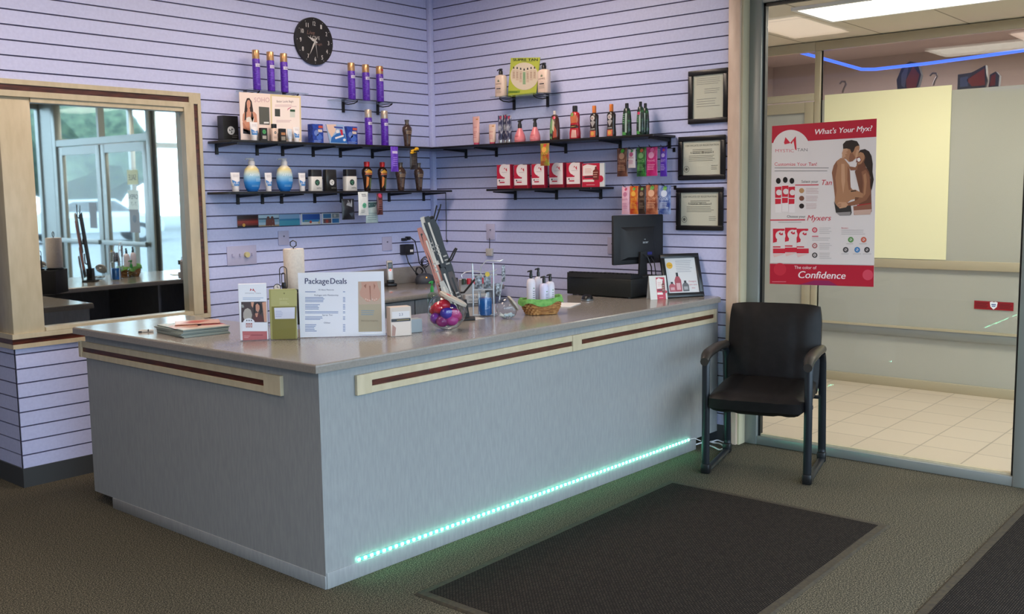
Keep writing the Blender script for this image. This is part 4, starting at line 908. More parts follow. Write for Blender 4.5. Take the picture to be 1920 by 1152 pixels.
hp('red and orange packet', 'red and orange packet in the lower packet row', 'B', 1181, 1197, 349, 402, .12, '#b8241c', '#e08a2e', tart('#e8b04a', '#5aa040', 'HOT'))
hp('dark brown packet', 'dark brown packet in the lower packet row', 'B', 1197, 1211, 349, 402, .12, '#2a1c16', '#4a362a', tart('#8a7460', '#5aa040', 'DARK'))
hp('copper packet', 'wide copper foil packet in the lower packet row', 'B', 1211, 1234, 347, 402, .12, '#7a3420', '#c07a58', tart('#e0b090', '#5aa040', 'GLOW'))
hp('blue packet', 'blue and silver packet at the right end of the lower packet row', 'B', 1235, 1258, 348, 402, .12, '#1c3a8a', '#8fa4d0', tart('#d0dcf0', '#5aa040', 'COOL'))
hp('red packet under the upper right shelf', 'red and green packet hanging below the upper right shelf', 'B', 1013, 1030, 269, 311, .262, '#a0281c', '#8a9a3a', tart('#d9a04a', '#c04030', 'TAN'), hook=False)
hp('', 'slim purple packet hanging below the upper left shelf', 'A', 732, 746, 275, 322, .262, '#5a2fb0', '#7a50cc', lambda A, w, h: (A.rect(-w*.35, h*.72, w*.35, h*.82, pm('#cfc4e6', .4), 1, 4), A.bars(-w*.3, h*.2, w*.3, h*.6, 5, pm('#a98fe0', .4))), hook=False)
hp('', 'dark brown packet with yellow bow, corner end of the upper left shelf', 'A', 768, 782, 280, 318, .262, '#201a18', '#4a423c', lambda A, w, h: A.bars(-w*.3, h*.2, w*.3, h*.6, 5, pm('#6b625a', .4)), hook=False)
bow = COL.objects[-1]
while bow.parent: bow = bow.parent
m = MB(); YEL = pm('#e0a816', .5)
m.ball((.0, -.005, .125), .026, YEL, 1.1, .5, .5); m.ball((.024, -.008, .14), .02, YEL, 1, .6, .6); m.ball((-.02, -.006, .112), .016, YEL, 1, .6, .5); m.box(-.012, .03, -.024, -.016, .12, .128, BLACK); o = m.build('bow', bow); o['label'] = 'yellow and black bow'
hp('', 'black packet with pale bow hanging below the lower left shelf', 'A', 640, 664, 373, 412, .255, '#14151a', '#24262c', lambda A, w, h: (A.poly([(-w*.2, h*.7), (w*.0, h*.95), (w*.1, h*.75), (w*.3, h*.98), (w*.25, h*.6)], pm('#8a9098', .4), 2), A.poly([(w*.0, h*.3), (w*.4, h*.35), (w*.3, h*.05)], pm('#3a4452', .4), 1)), hook=False)
hp('', 'white packet with green emblem hanging below the lower left shelf', 'A', 671, 690, 360, 404, .255, '#d2d6d4', '#dfe2df', lambda A, w, h: (leaf_rose(A, 0, h*.42, w*.2, pm('#5fae8c', .4), GRN), A.bars(-w*.2, h*.8, w*.3, h*.92, 2, INK), A.bars(-w*.3, h*.1, w*.1, h*.25, 3, pm('#8a928e', .4))), hook=False)
hp('', 'pale grey-green card hanging behind the white packet', 'A', 685, 708, 378, 418, .2, '#a9bfc0', '#b9cccb', lambda A, w, h: (A.poly([(-w*.45, h*.95), (w*.45, h*.95), (w*.2, h*.75), (-w*.45, h*.7)], pm('#3f5f62', .4), 1), A.bars(-w*.4, h*.1, w*.4, h*.5, 4, pm('#8aa3a3', .4))), hook=False)
hp('', 'dark red packet hanging right of the pale card', 'A', 706, 717, 363, 403, .255, '#3a1a1e', '#6a3a34', lambda A, w, h: (A.disc(0, h*.9, w*.3, pm('#c03a5a', .4), 1), A.bars(-w*.3, h*.2, w*.3, h*.7, 5, pm('#8a5c50', .4))), hook=False)
# ================================================================== things on the desk
TZ = HT+.0005
def onp(px, py, z=None): return pix(2, z or TZ, px, py)
class Pl:
    """an upright plane through two photo points standing on height z; art can be given in crop pixels"""
    def __init__(s, a, b, z=None, tilt=0.):
        z = z or TZ; s.A = pix(2, z, *a); s.B = pix(2, z, *b); s.d = (s.B-s.A); s.w = s.d.length; s.d.normalize(); s.n = Vector((s.d.y, -s.d.x, 0)); s.z = z
        s.C = (s.A+s.B)/2; s.rz = math.atan2(s.d.y, s.d.x)
    def uv(s, px, py): P = pixp(s.A, s.n, px, py); return ((P-s.C).dot(s.d), P.z-s.z)
    def fn(s, x0, y0, k): return lambda u, v: s.uv(x0+u/k, y0+v/k)
def clearp(): return glassmat('acrylic', (1, 1, 1), .9)
ACR = clearp()
# package deals sign
p = Pl((563, 634), (723, 630)); h = p.uv(563, 512)[1]
t = thing('menu_sign', 'white Package Deals price sign in clear stand with a feet leaflet', 'sign', tuple(p.C), p.rz)
m = MB(); m.box(-p.w/2, p.w/2, .0, .003, .002, h, pm('#f4f4fb', .35)); m.build('sheet', t)
m = MB(); m.box(-p.w/2-.002, p.w/2+.002, -.004, -.002, .0, h+.002, ACR); m.box(-p.w/2-.002, p.w/2+.002, -.004, .07, 0, .002, ACR); m.build('acrylic_stand', t)
A = Art(p.fn(400, 400, 4.113)); NV = pm('#3b3f66', .5); LB = pm('#8f9cc4', .5)
A.text('Package', 798, 545, 46, NV, 1, width=185, up=-1, bold=1.6); A.text('Deals', 965, 545, 46, NV, 1, width=125, up=-1, bold=1.6)
A.text('All About Memories', 870, 596, 11, NV, 1, width=120, up=-1); A.text('Packages with Membership', 872, 638, 12, NV, 1, width=185, up=-1); A.text('Spray Tan', 880, 791, 12, NV, 1, width=78, up=-1); A.text('Other', 878, 851, 12, NV, 1, width=52, up=-1)
for v0, v1, n, u1 in ((600, 613, 1, 800), (645, 688, 4, 870), (700, 745, 4, 830), (755, 775, 2, 1000), (795, 825, 3, 860), (855, 915, 5, 800)):
    A.bars(708, v0, u1, v1, n, LB, 1, .5); A.bars(1000, v0, 1018, v1, n, LB, 1, .5, .1)
TAN = pm('#b9ab90', .5); A.poly([(1117, 528), (1292, 524), (1300, 912), (1120, 916)], TAN, 1)
A.poly([(1117, 528), (1292, 524), (1294, 700), (1118, 705)], pm('#c9b09c', .5), 2)
SKN = pm('#cf9f8b', .5); SKD = pm('#a8705c', .5)
A.poly([(1140, 532), (1230, 528), (1224, 570), (1214, 620), (1216, 670), (1204, 684), (1180, 682), (1160, 660), (1135, 640), (1128, 610), (1145, 570)], SKN, 3)
A.poly([(1205, 528), (1262, 528), (1272, 570), (1290, 620), (1286, 650), (1268, 672), (1240, 682), (1222, 668), (1212, 600)], SKN, 3.5)
for u_, v_ in ((1190, 668), (1205, 672), (1176, 662), (1228, 664), (1244, 670), (1258, 662)): A.disc(u_, v_, 6, pm('#e3c1b2', .5), 5)
A.poly([(1202, 560), (1212, 560), (1216, 668), (1210, 668)], SKD, 4.5); A.poly([(1160, 560), (1180, 545), (1176, 580)], SKD, 4); A.poly([(1236, 540), (1250, 560), (1240, 590)], SKD, 4.5)
A.bars(1140, 745, 1262, 790, 3, pm('#8da0ac', .5), 3, .4); A.text('Better Living Through Feet', 1206, 834, 10, pm('#6b5b48', .5), 3, width=128, up=-1)
m = MB(); m.art(A, off=.0003); m.build('print', t)
m = MB(); q = [p.uv(400+u/4.113, 400+v/4.113) for u, v in ((1110, 520), (1304, 520), (1310, 928), (1112, 928))]
m.box(q[0][0], q[2][0], -.012, -.0102, q[2][1], q[2][1]+.006, pm('#f0f2f6', .2)); m.box(q[0][0], q[2][0], -.0115, -.0105, q[2][1], q[2][1]+.08, ACR); m.build('leaflet_pocket', t)
# two brochure holders
def brochure(a, b, ptop, label, draw, crop=(440, 440, 5.237), body='#f0f0f6'):
    p = Pl(a, b); h = p.uv(a[0], ptop)[1]; t = thing('brochure_holder', label, 'brochure holder', tuple(p.C), p.rz)
    m = MB(); m.box(-p.w/2+.002, p.w/2-.002, 0, .018, .003, h, pm(body, .4), .0008, 1); m.build('leaflets', t)
    m = MB(); m.box(-p.w/2, p.w/2, -.004, -.0025, .0, h*.55, ACR); m.box(-p.w/2, p.w/2, .02, .022, 0, h*1.02, ACR); m.box(-p.w/2, p.w/2, -.02, .06, 0, .002, ACR); m.box(-p.w/2, -p.w/2+.0015, -.0025, .02, .0, h*.7, ACR); m.box(p.w/2-.0015, p.w/2, -.0025, .02, .0, h*.7, ACR); m.build('acrylic_stand', t)
    A = Art(p.fn(*crop)); draw(A); m = MB(); m.art(A, off=.0003); m.build('print', t); return p, h, t
def d1(A):
    M2 = pm('#c2383e', .4)
    A.poly([(150, 556), (154, 530), (178, 548), (180, 528), (206, 566), (200, 566), (186, 545), (186, 552), (178, 552), (160, 542), (158, 552)], M2, 2); A.text('MYSTIC TAN', 180, 582, 10, pm('#8f8f98', .4), 2, width=150, up=-1); A.bars(80, 615, 290, 645, 2, pm('#9fb0cf', .4))
    A.poly([(64, 662), (310, 658), (316, 862), (66, 862)], pm('#4a3a3a', .4), 1)
    A.poly([(160, 664), (190, 664), (178, 720), (165, 700)], pm('#d39a7e', .4), 2); A.poly([(270, 668), (310, 660), (314, 860), (290, 856), (280, 760)], pm('#d39a7e', .4), 2)
    A.poly([(205, 690), (222, 674), (242, 690), (246, 730), (230, 765), (208, 745)], pm('#c98f76', .4), 3); A.poly([(190, 690), (205, 670), (235, 664), (262, 690), (272, 760), (250, 790), (246, 700), (222, 676), (206, 692), (202, 770), (184, 790)], pm('#22181a', .4), 3.5); A.poly([(186, 800), (205, 770), (236, 772), (268, 800), (286, 856), (186, 856)], pm('#5a3032', .4), 3); A.poly([(200, 775), (232, 770), (222, 810), (210, 812)], pm('#c98f76', .4), 4)
    A.poly([(84, 770), (100, 735), (128, 722), (158, 740), (172, 790), (160, 840), (100, 845), (84, 810)], pm('#b5aca2', .4), 3); A.poly([(64, 690), (84, 688), (94, 715), (72, 720)], pm('#9a9a94', .4), 3)
    A.disc(140, 868, 58, pm('#f0f0f6', .4), 4, .8); A.rect(66, 862, 316, 950, pm('#f0f0f6', .4), 5); 
    for u_ in (120, 142, 164): A.rect(u_-5, 838, u_+5, 850, INK, 6); A.rect(u_-9, 870, u_+9, 912, pm('#a8605c', .4), 6); A.rect(u_-5, 880, u_+5, 905, pm('#e0c8c8', .4), 7)
    A.poly([(76, 950), (318, 946), (320, 1030), (80, 1040)], pm('#c06a6c', .4), 3); A.bars(160, 975, 300, 1000, 1, pm('#9a4a50', .4), 5); A.bars(92, 990, 150, 1020, 2, pm('#e0b0ae', .4), 5)
p1, h1, t1 = brochure((450, 640), (504, 638), 533, 'clear brochure holder with a white and red tanning leaflet, leftmost on the desk', d1)
def d2(A):
    A.poly([(355, 545), (612, 545), (612, 700), (358, 708)], pm('#b9b57a', .4), 1); A.poly([(364, 708), (608, 704), (600, 1025), (372, 1030)], pm('#847c3c', .4), 2); A.disc(487, 578, 7, pm('#7d7a4c', .4), 3)
    A.text('spa & tan', 482, 640, 22, pm('#cfcb98', .4), 3, width=90, up=-1); A.bars(440, 655, 540, 690, 2, pm('#cfcb98', .4), 3)
    A.poly([(388, 720), (592, 714), (590, 826), (396, 830)], pm('#dfe0ee', .4), 4); A.bars(402, 745, 480, 815, 4, pm('#aab2d2', .4), 5, .3)
p2, h2, t2 = brochure((507, 638), (558, 637), 543, 'clear brochure holder with olive green leaflets, beside the price sign', d2, body='#a9a56a')
# magazines
a_, b_, c_ = onp(357, 634), onp(300, 618), onp(450, 624)
mg = (onp(325, 613)+onp(410, 610))/2
for i in range(7):
    z0 = TZ+i*.0052; w = MB(); o = MB()
    w.box(-.112, .112, -.145, .145, 0, .0048, pm(('#8d9a94', '#a5aea6', '#7f8c88')[i % 3], .4), .001, 1)
    if i == 6:
        A = Art(); A.rect(-.111, -.144, .111, .144, pm('#a9a89c', .35), 0); A.rect(-.1, -.13, .105, .02, pm('#c9b6a8', .35), .5); A.poly([(-.12, -.08), (-.02, -.09), (.06, .02), (-.05, .08), (-.11, .03)], pm('#b07a66', .35), 1); A.poly([(.0, -.05), (.12, -.08), (.13, .06), (.05, .09)], pm('#a04848', .35), 1); A.poly([(-.02, .0), (.05, .03), (.02, .07), (-.04, .05)], pm('#ddc8b8', .35), 2); A.text('TANNING', -.0, .075, .018, pm('#e6dcd6', .35), 3, width=.2)
        w.push(Matrix.Translation((0, 0, .0048)) @ Matrix.Rotation(-PI/2, 4, 'X')); w.art(A, off=.0002); w.pop()
    o = w.build('magazine', None, (-2.745+rnd.uniform(-.004, .004), -1.165+rnd.uniform(-.004, .004), z0)); o.rotation_euler = (0, 0, math.radians(-6+rnd.uniform(-3, 3)))
    tag(o, 'magazine with a coloured cover, topmost of the stack on the desk arm' if i == 6 else 'magazine in the stack on the desk arm, seen by its edge', 'magazine', 'stacked magazines')
fan = MB(); fan.box(-.1, .1, -.07, .07, 0, .004, pm('#c79c88', .35), .001, 1); A = Art(); A.rect(-.095, -.065, .095, .065, pm('#d0a89a', .35), 0); A.poly([(-.08, -.04), (.0, -.05), (.06, .03), (-.02, .05)], pm('#b04a40', .35), 1)
fan.push(Matrix.Translation((0, 0, .004)) @ Matrix.Rotation(-PI/2, 4, 'X')); fan.art(A, off=.0002); fan.pop(); o = fan.build('magazine', None, (-2.69, -1.12, TZ+.0385)); o.rotation_euler = (0, 0, math.radians(-30)); tag(o, 'loose reddish magazine lying askew on the stack', 'magazine', 'stacked magazines')
# lighter-like marker on the desk
q = onp(274, 623); w = MB(); w.box(-.033, .033, -.008, .008, 0, .011, pm('#cfc8bc', .4), .003); w.box(-.034, -.018, -.0085, .0085, 0.0, .006, BLACK); w.box(.008, .013, -.009, .009, .003, .013, BLACK); o = w.build('nail_clipper', None, tuple(q)); o.rotation_euler = (0, 0, -.6); tag(o, 'tiny pale and black clip lying at the left edge of the countertop', 'clip')
# paper towel roll on its holder
BXC = onp(554, 606); BXC.z = TZ; w = MB(); w.box(-.095, .095, -.07, .07, 0, .155, BLACKM, .003); o = w.build('black_box', None, tuple(BXC)); o.rotation_euler = (0, 0, math.radians(-42)); tag(o, 'black box behind the brochure holders, under the paper towel roll', 'box')
PT = BXC+Vector((.02, .02, .1555))
t = thing('paper_towel_holder', 'black wire paper towel holder behind the brochures', 'towel holder', tuple(PT)); m = MB(); m.lathe([(.052, 0), (.056, .003), (.056, .009), (.02, .012)], BLACK, 24); m.build('base', t)
m = MB(); m.tube([(0, 0, .01), (0, 0, .215), (-.01, .01, .225), (-.01, .01, .242), (0, 0, .25), (.01, -.01, .242), (.01, -.01, .225), (0.002, 0, .217)], .0028, BLACK, 7); m.build('rod', t)
w = MB(); PTW = noisy('paper', '#ddd2c6', '#e6dccf', (80, 80, 80), .8, .2)
w.lathe([(.014, .002), (.049, 0), (.0505, .005), (.0505, .192), (.049, .197), (.014, .196)], PTW, 32); w.lathe([(.013, .196), (.015, .197)], pm('#8a7258', .8), 16); tag(w.build('paper_towel_roll', None, (PT.x, PT.y, PT.z+.0125)), 'white paper towel roll standing behind the brochure holders', 'paper towel')
# big paperclip note holder with a small clock
q = BXC+Matrix.Rotation(math.radians(-42), 3, 'Z') @ Vector((-.045, -.045, .1555)); t = thing('paperclip_stand', 'black giant paperclip note holder with small white clock', 'note holder', tuple(q), math.radians(-40)); m = MB()
hh = .128
def arc(cx, cz, r, a0, a1, n=8): return [(cx+r*math.cos(a0+(a1-a0)*i/n), 0, cz+r*math.sin(a0+(a1-a0)*i/n)) for i in range(n+1)]
m.tube([(-.017, 0, .045)]+arc(0, hh-.018, .017, PI, 0)+[(.017, 0, .035)]+arc(.0045, .03, .0125, 0, -PI)[1:]+[(-.008, 0, hh-.045)]+arc(0, hh-.04, .008, PI, 0)[1:]+[(.008, 0, .045)], .0022, BLACK, 7); m.build('clip_wire', t)
m = MB(); m.box(-.024, .024, -.015, .015, 0, .01, BLACK, .003); m.box(-.008, .012, -.005, .005, .01, .05, BLACK, .003); m.build('base', t)
m = MB(); m.push(Matrix.Translation((.005, -.004, -.088))); m.cyl((-.035, -.012, .115), (-.035, .0, .115), .018, BLACK, 20); m.cyl((-.035, -.0135, .115), (-.035, -.012, .115), .015, WHITE, 20); m.box(-.036, -.034, -.0145, -.0137, .115, .126, BLACK); m.box(-.035, -.028, -.0145, -.0137, .114, .116, BLACK); m.build('clock_dial', t)
# small carton and grey box behind the sign's right end
p = Pl((733, 632), (772, 629)); t = thing('leaflet_box', 'small cream and black carton right of the price sign', 'box', tuple(p.C), p.rz); h = p.uv(733, 577)[1]
m = MB(); m.box(-p.w/2, p.w/2, 0.0, .055, 0, h, pm('#cfc0b4', .5), .001, 1); m.build('carton', t)
A = Art(); w_ = p.w; A.rect(-w_*.42, h*.63, w_*.42, h*.85, pm('#d9d3d2', .5), 1); A.text('2.3', -w_*.0, h*.7, h*.09, NV, 2); A.rect(-w_*.46, h*.5, w_*.46, h*.6, INK, 1); A.bars(-w_*.2, h*.53, w_*.4, h*.575, 1, pm('#b59a50', .5), 2); A.rect(-w_*.48, h*.02, w_*.44, h*.48, pm('#dacbbf', .5), 1); A.poly([(-w_*.46, h*.02), (-w_*.3, h*.02), (-w_*.25, h*.3), (-w_*.42, h*.42)], pm('#a98478', .5), 2)
m = MB(); m.art(A); m.build('print', t)
p = Pl((776, 626), (798, 624)); w = MB(); w.box(-.045, .045, 0, .05, 0, .062, pm('#8f979b', .5), .002, 1); o = w.build('card_file_box', None, tuple(p.C+Vector((-.01, .03, 0)))); o.rotation_euler = (0, 0, p.rz); tag(o, 'low grey box between the small carton and the candy jar', 'box')
# ------------------------------------------------------------------ tilted jars
JG = glassmat('jar_glass', (.93, .95, .96), 1.6)
def jar(label, px, py, R, liddy, tilt, rzj, cat='jar', hot=None):
    c = onp(px, py); t = thing('storage_jar', label, cat, tuple(c), rzj)
    m = MB(); Mx = Matrix.Translation((0, 0, R*.94)) @ Matrix.Rotation(tilt, 4, 'Y')
    m.push(Mx); m.lathe([(R*.3, -R*.9), (R*.62, -R*.76), (R*.86, -R*.5), (R*.98, -R*.18), (R, .12*R), (R*.94, R*.36), (R*.78, R*.56), (R*.7, R*.62), (R*.7, R*.7), (R*.66, R*.7), (R*.66, R*.6), (R*.9, R*.35), (R*.97, R*.1), (R*.94, -R*.18), (R*.82, -R*.48), (R*.58, -R*.72), (R*.28, -R*.86)], JG, 28); m.build('glass_body', t)
    m = MB(); m.push(Mx); m.lathe([(R*.7, R*.66), (R*.78, R*.68), (R*.78, R*.8), (R*.72, R*.84), (R*.3, R*.82)], pm('#b3aca0', .45), 28); m.lathe([(R*.12, R*.825), (R*.12, R*.85)], pm('#d03a4a', .4), 12, c=(R*-.3, 0, 0)); m.build('lid', t)
    return t, c, Mx
RJ = .079
JR = 0.0
t, cj, Mx = jar('round glass jar full of red and purple bags, tilted with pale lid', 838, 619, .089, 0, math.radians(28), math.radians(-45))
Rj = .089; cols = ['#b8202c', '#c8203a', '#7a2a9a', '#3a2a9c', '#c0307a', '#b0b4c4', '#3a8ac4', '#a02a5a', '#8a1f6a', '#d02a3a', '#5a2a90', '#b83a8a']
spots = [(-.62, .1, .15), (-.15, -.3, .5), (-.6, -.2, -.35), (.0, -.55, .0), (.45, -.35, -.1), (.15, -.1, -.55), (-.3, .25, -.3), (.55, .15, -.3), (-.25, -.5, -.5), (-.45, -.3, .35), (.25, .3, .15), (.3, -.45, -.45)]
for i, ((a, b, c), col) in enumerate(zip(spots, cols)):
    w = MB(); w.ball((0, 0, 0), Rj*.36, noisy('bag_foil', col, col, (40, 40, 40), .25), 1.05, .9, .85, 12, 8)
    P = cj + Matrix.Rotation(math.radians(-45), 3, 'Z') @ Vector((a*Rj*.86, b*Rj*.86, c*Rj*.8+Rj*.92))
    nm = ['bright red', 'scarlet', 'purple', 'deep blue', 'magenta', 'silver', 'light blue', 'wine red', 'plum', 'red', 'violet', 'pink'][i]
    tag(w.build('candy_ball', None, tuple(P)), nm+' foil ball inside the tilted glass jar', 'foil ball', 'foil balls in the round jar')
t2j, cj2, _ = jar('small round glass jar with tilted pale lid beside the wicker basket', 950, 598, .056, 0, math.radians(55), math.radians(-35))
for i in range(7):
    w = MB(); w.lathe([(.0055, 0), (.006, .002), (.006, .03), (.0035, .033)], pm('#c9d6da', .3), 10); an = i*.9
    o = w.build('sample_vial', None, (cj2.x+.02*math.cos(an), cj2.y+.02*math.sin(an), cj2.z+.012+.004*(i % 2))); o.rotation_euler = (1.35, 0, an); tag(o, 'tiny pale sample tube inside the small glass jar', 'sample tube', 'sample tubes in the small jar')
# ------------------------------------------------------------------ eyewear rack: leaning tower of strips
q0, q1 = onp(878, 604), pix(1, -1.72, 812, 425)
base = onp(868, 600); hh = .545
t = thing('packet_rack', 'tall leaning black rack of pink and black strip packs on the desk', 'display rack', tuple(base), math.radians(-45))
tl = math.radians(-18)
Mx = Matrix.Rotation(tl, 4, 'Y')
m = MB(); m.push(Mx); m.box(-.03, .03, .012, .02, .04, hh*.98, BLACKM, .002, 1); m.tube([(.0, .0, .30), (.03, -.03, .30), (.075, -.04, .345), (.085, -.04, .35)], .004, BLACKM); m.tube([(.012, .0, .30), (.045, -.02, .30), (.088, -.02, .345)], .004, BLACKM)
m.tube([(.0, .0, .50), (.03, -.02, .50), (.08, -.03, .565), (.085, -.03, .575)], .0035, BLACKM); m.tube([(-.01, .0, .505), (.02, -.0, .505), (.065, .0, .575)], .0035, BLACKM); m.tube([(.0, 0, .14), (.05, -.03, .13), (.12, -.05, .175)], .005, BLACKM); m.build('frame', t)
m = MB(); m.box(-.055, .06, -.04, .05, 0, .012, BLACKM, .002, 1); m.prism([(-.035, .01), (.035, .01), (.02, .1), (-.04, .1)], -.01, .03, BLACKM, 1); m.build('base', t)
PKC = pm('#c98474', .4); 
for i, (x_, z0, z1, col, n_) in enumerate(((-.052, .12, .50, '#b9796a', 'salmon'), (-.04, .20, .46, '#c07a66', 'salmon'), (-.02, .30, .545, '#cfc9bd', 'pale'), (.0, .28, .54, '#22201f', 'black'), (.022, .22, .52, '#1c1a1a', 'black'), (-.01, .04, .28, '#2a2827', 'black'), (.02, .03, .25, '#4a3c36', 'brown'), (-.035, .02, .22, '#bdb9b0', 'pale'))):
    w = MB(); w.push(Matrix.Translation((0, -.006-.004*i, 0)) @ Mx); c = pm(col, .35)
    w.prism([(x_-.014, z0), (x_+.014, z0), (x_+.017, z0+.05), (x_+.012, (z0+z1)/2), (x_+.018, z1-.05), (x_+.01, z1), (x_-.012, z1), (x_-.018, z1-.06), (x_-.012, (z0+z1)/2), (x_-.018, z0+.04)], -.0035, 0, c, 1)
    A = Art(); A.rect(x_-.005, z0+.02, x_+.004, z1-.03, pm('#d9d2c6' if i % 2 else '#1d1a19', .35), 1); A.bars(x_-.01, z0+.06, x_+.01, z0+.12, 3, pm('#a9a39a', .35), 2); w.art(A, off=.0004, y0=-.0035)
    o = w.build('strip_pack', t); o['label'] = n_+' strip pack'
# green pump behind the jar
c = onp(816, 590); t = thing('sanitizer_bottle', 'green pump bottle top rising behind the round glass jar', 'bottle', (c.x+.06, c.y+.08, c.z)); m = MB(); GP = pm('#2fa04a', .35)
w_, h_ = .055, .155; loft(m, sc_([(0, .95, .95, 2), (.02, 1, 1, 2), (.6, 1, 1, 2), (.72, .4, .4, 2)], w_, h_), glassmat('bottle_clear', (.8, .9, .84), 1.2)); m.build('body', t); pumphead(t, w_, h_+.012, h_*.7, GP, -1)
# acrylic drinks-like holder: blue jar inside a wire frame with foil packs
c = onp(910, 592); t = thing('blue_jar', 'blue-filled plastic jar in the clear caddy', 'jar', tuple(c+Vector((0, 0, .004)))); m = MB(); m.lathe([(.033, 0), (.036, .004), (.036, .075), (.033, .085), (.03, .088)], pm('#1f6fc0', .15, 0, trans=.3), 24); m.build('liquid', t); m = MB(); m.lathe([(.037, 0), (.0375, .12), (.034, .128), (.03, .13)], JG, 24); m.build('body', t)
c2 = c+Vector((.02, .03, 0)); t = thing('clear_caddy', 'clear acrylic and wire caddy holding foil packs above the blue jar', 'caddy', tuple(c2), math.radians(-45)); m = MB(); WR = pm('#cdd2d8', .2, .4)
for x in (-.055, .05): m.tube([(x, -.055, .0), (x, -.058, .24), (x, -.05, .27)], .004, WR)
m.tube([(-.055, -.055, .006), (.05, -.055, .006), (.07, .0, .006)], .004, WR); m.tube([(-.055, -.055, .135), (.05, -.055, .135)], .004, WR); m.tube([(-.055, -.055, .21), (.07, -.055, .21)], .003, WR)
m.tube([(-.02, 0, .0), (-.01, 0, .25), (.02, 0, .28), (.09, -.01, .275), (.105, -.01, .285)], .003, WR); m.tube([(.0, 0, .22), (.06, -.01, .225), (.07, -.01, .235)], .003, WR); m.tube([(.08, -.01, .07), (.11, -.01, .25)], .004, WR); m.build('wire_frame', t)
m = MB(); m.box(-.045, .045, -.04, .03, .135, .137, ACR); m.box(-.05, .045, -.05, -.048, .137, .215, ACR); m.box(.045, .047, -.05, .03, .137, .215, ACR); m.build('tray', t)
SF = noisy('foil_silver', '#3c3c40', '#b9bcc2', (80, 80, 80), .22, 0, 3, '#76797f')
for i, (x, y, z, w_, h_, lb) in enumerate(((-.025, -.03, .138, .04, .075, 'crumpled silver foil pack in the clear caddy, left one'), (.02, -.025, .138, .04, .07, 'crumpled silver foil pack in the clear caddy, right one'), (.075, -.03, .10, .03, .065, 'silver foil pack hanging low at the right side of the caddy'), (.105, -.012, .17, .022, .085, 'slim silver and black pack hanging from the right arm of the caddy'))):
    w = MB(); S = [(0, 1, .1, 3), (.15, .9, .35, 2.2), (.5, .95, .45, 2), (.85, .9, .3, 2), (1, 1, .08, 3)]; loft(w, sc_(S, w_, h_), SF, 16)
    P = c2+Matrix.Rotation(math.radians(-45), 3, 'Z') @ Vector((x, y, z)); o = w.build('foil_pack', None, tuple(P)); o.rotation_euler = (0, 0, math.radians(-45+10*i)); tag(o, lb, 'foil pack', 'foil packs in the clear caddy')
P = c2+Matrix.Rotation(math.radians(-45), 3, 'Z') @ Vector((.02, -.062, .214)); w = MB(); w.push(Matrix.Rotation(PI/2, 4, 'X')); w.lathe([(.012, 0), (.012, .003)], pm('#d8b93a', .4), 16); w.pop(); o = w.build('price_tag', None, tuple(P)); o.rotation_euler = (0, 0, math.radians(-45)); tag(o, 'round yellow price tag on the clear caddy', 'tag')
# lip balm display behind
p = Pl((868, 552), (908, 549)); P0 = pix(1, -1.45, 887, 540)
t = thing('lip_balm_display', 'pale card display with red and green lip balms behind the rack', 'display', (P0.x, -1.45, TZ), math.radians(-25)); m = MB(); k = .001
m.box(-.075, .075, 0, .03, 0, .145, pm('#9c9794', .5), .002, 1); m.box(-.06, .075, -.03, 0, .01, .06, pm('#b3aeac', .5), .002, 1); m.build('card', t)
A = Art(); A.text('The Ultimate', .008, .038, .012, INK, 2, width=.1); A.bars(-.04, .015, .06, .03, 1, pm('#7d7976', .4)); m = MB(); m.art(A, y0=-.03); m.build('print', t)
for i, col in enumerate(('#2b3a2e', '#c0283a', '#c0283a', '#3a2a2c', '#c82a3a')): m = MB(); x = -.06+i*.03; m.cyl((x, -.012, .118), (x, -.012, .15), .011, pm(col, .3), 12); o = m.build('lip_balm', t); o['label'] = ('dark green', 'red', 'red', 'black', 'red')[i]+' lip balm'
m = MB(); m.tube([(-.06, .01, .145), (-.065, .01, .17), (-.04, .01, .185), (.0, .01, .19), (.04, .01, .185), (.06, .01, .165), (.065, .01, .14)], .003, WR); m.build('wire_arch', t)
c = onp(880, 604); w = MB(); w.box(-.045, .045, -.03, .03, 0, .002, pm('#c9c6c2', .5)); tag(w.build('note_paper', None, (c.x+.1, c.y+.06, TZ)), 'pale paper slip lying behind the leaning rack', 'paper')
# wicker basket with a green cloth and four pump bottles
c = (onp(958, 600)+onp(1042, 585))/2; c = onp(1008, 590)+Vector((.03, .0, 0)); t = thing('wicker_basket', 'tan wicker basket lined with green cloth, in front of the pump bottles', 'basket', tuple(c), math.radians(-30))
WK = noisy('wicker', '#8a5a30', '#c8975c', (30, 30, 130), .6, .5, 2, '#a9743f')
def sup(t_, pw=2.6): cc, ss = math.cos(t_), math.sin(t_); return math.copysign(abs(cc)**(2/pw), cc), math.copysign(abs(ss)**(2/pw), ss)
m = MB(); N = 44
for j in range(7):
    z = .006+j*.0105; sc0 = .8+.2*math.sin(min(1, j/5)*PI/2); pts = []
    for i in range(N):
        a, b = sup(2*PI*i/N); wv = .003*math.cos(PI*i+PI*j); pts.append(((.098*sc0+wv)*a, (.062*sc0+wv)*b, z))
    m.tube(pts, .0058, WK, 6, True)
m.lathe([(.8, .002), (.82, .008)], WK, 24, .098, .062); m.build('woven_body', t)
for sx in (-1, 1):
    pass
GC = noisy('green_cloth', '#5f9a4c', '#7cb35e', (50, 50, 50), .85, .3); N = 40; rows = []
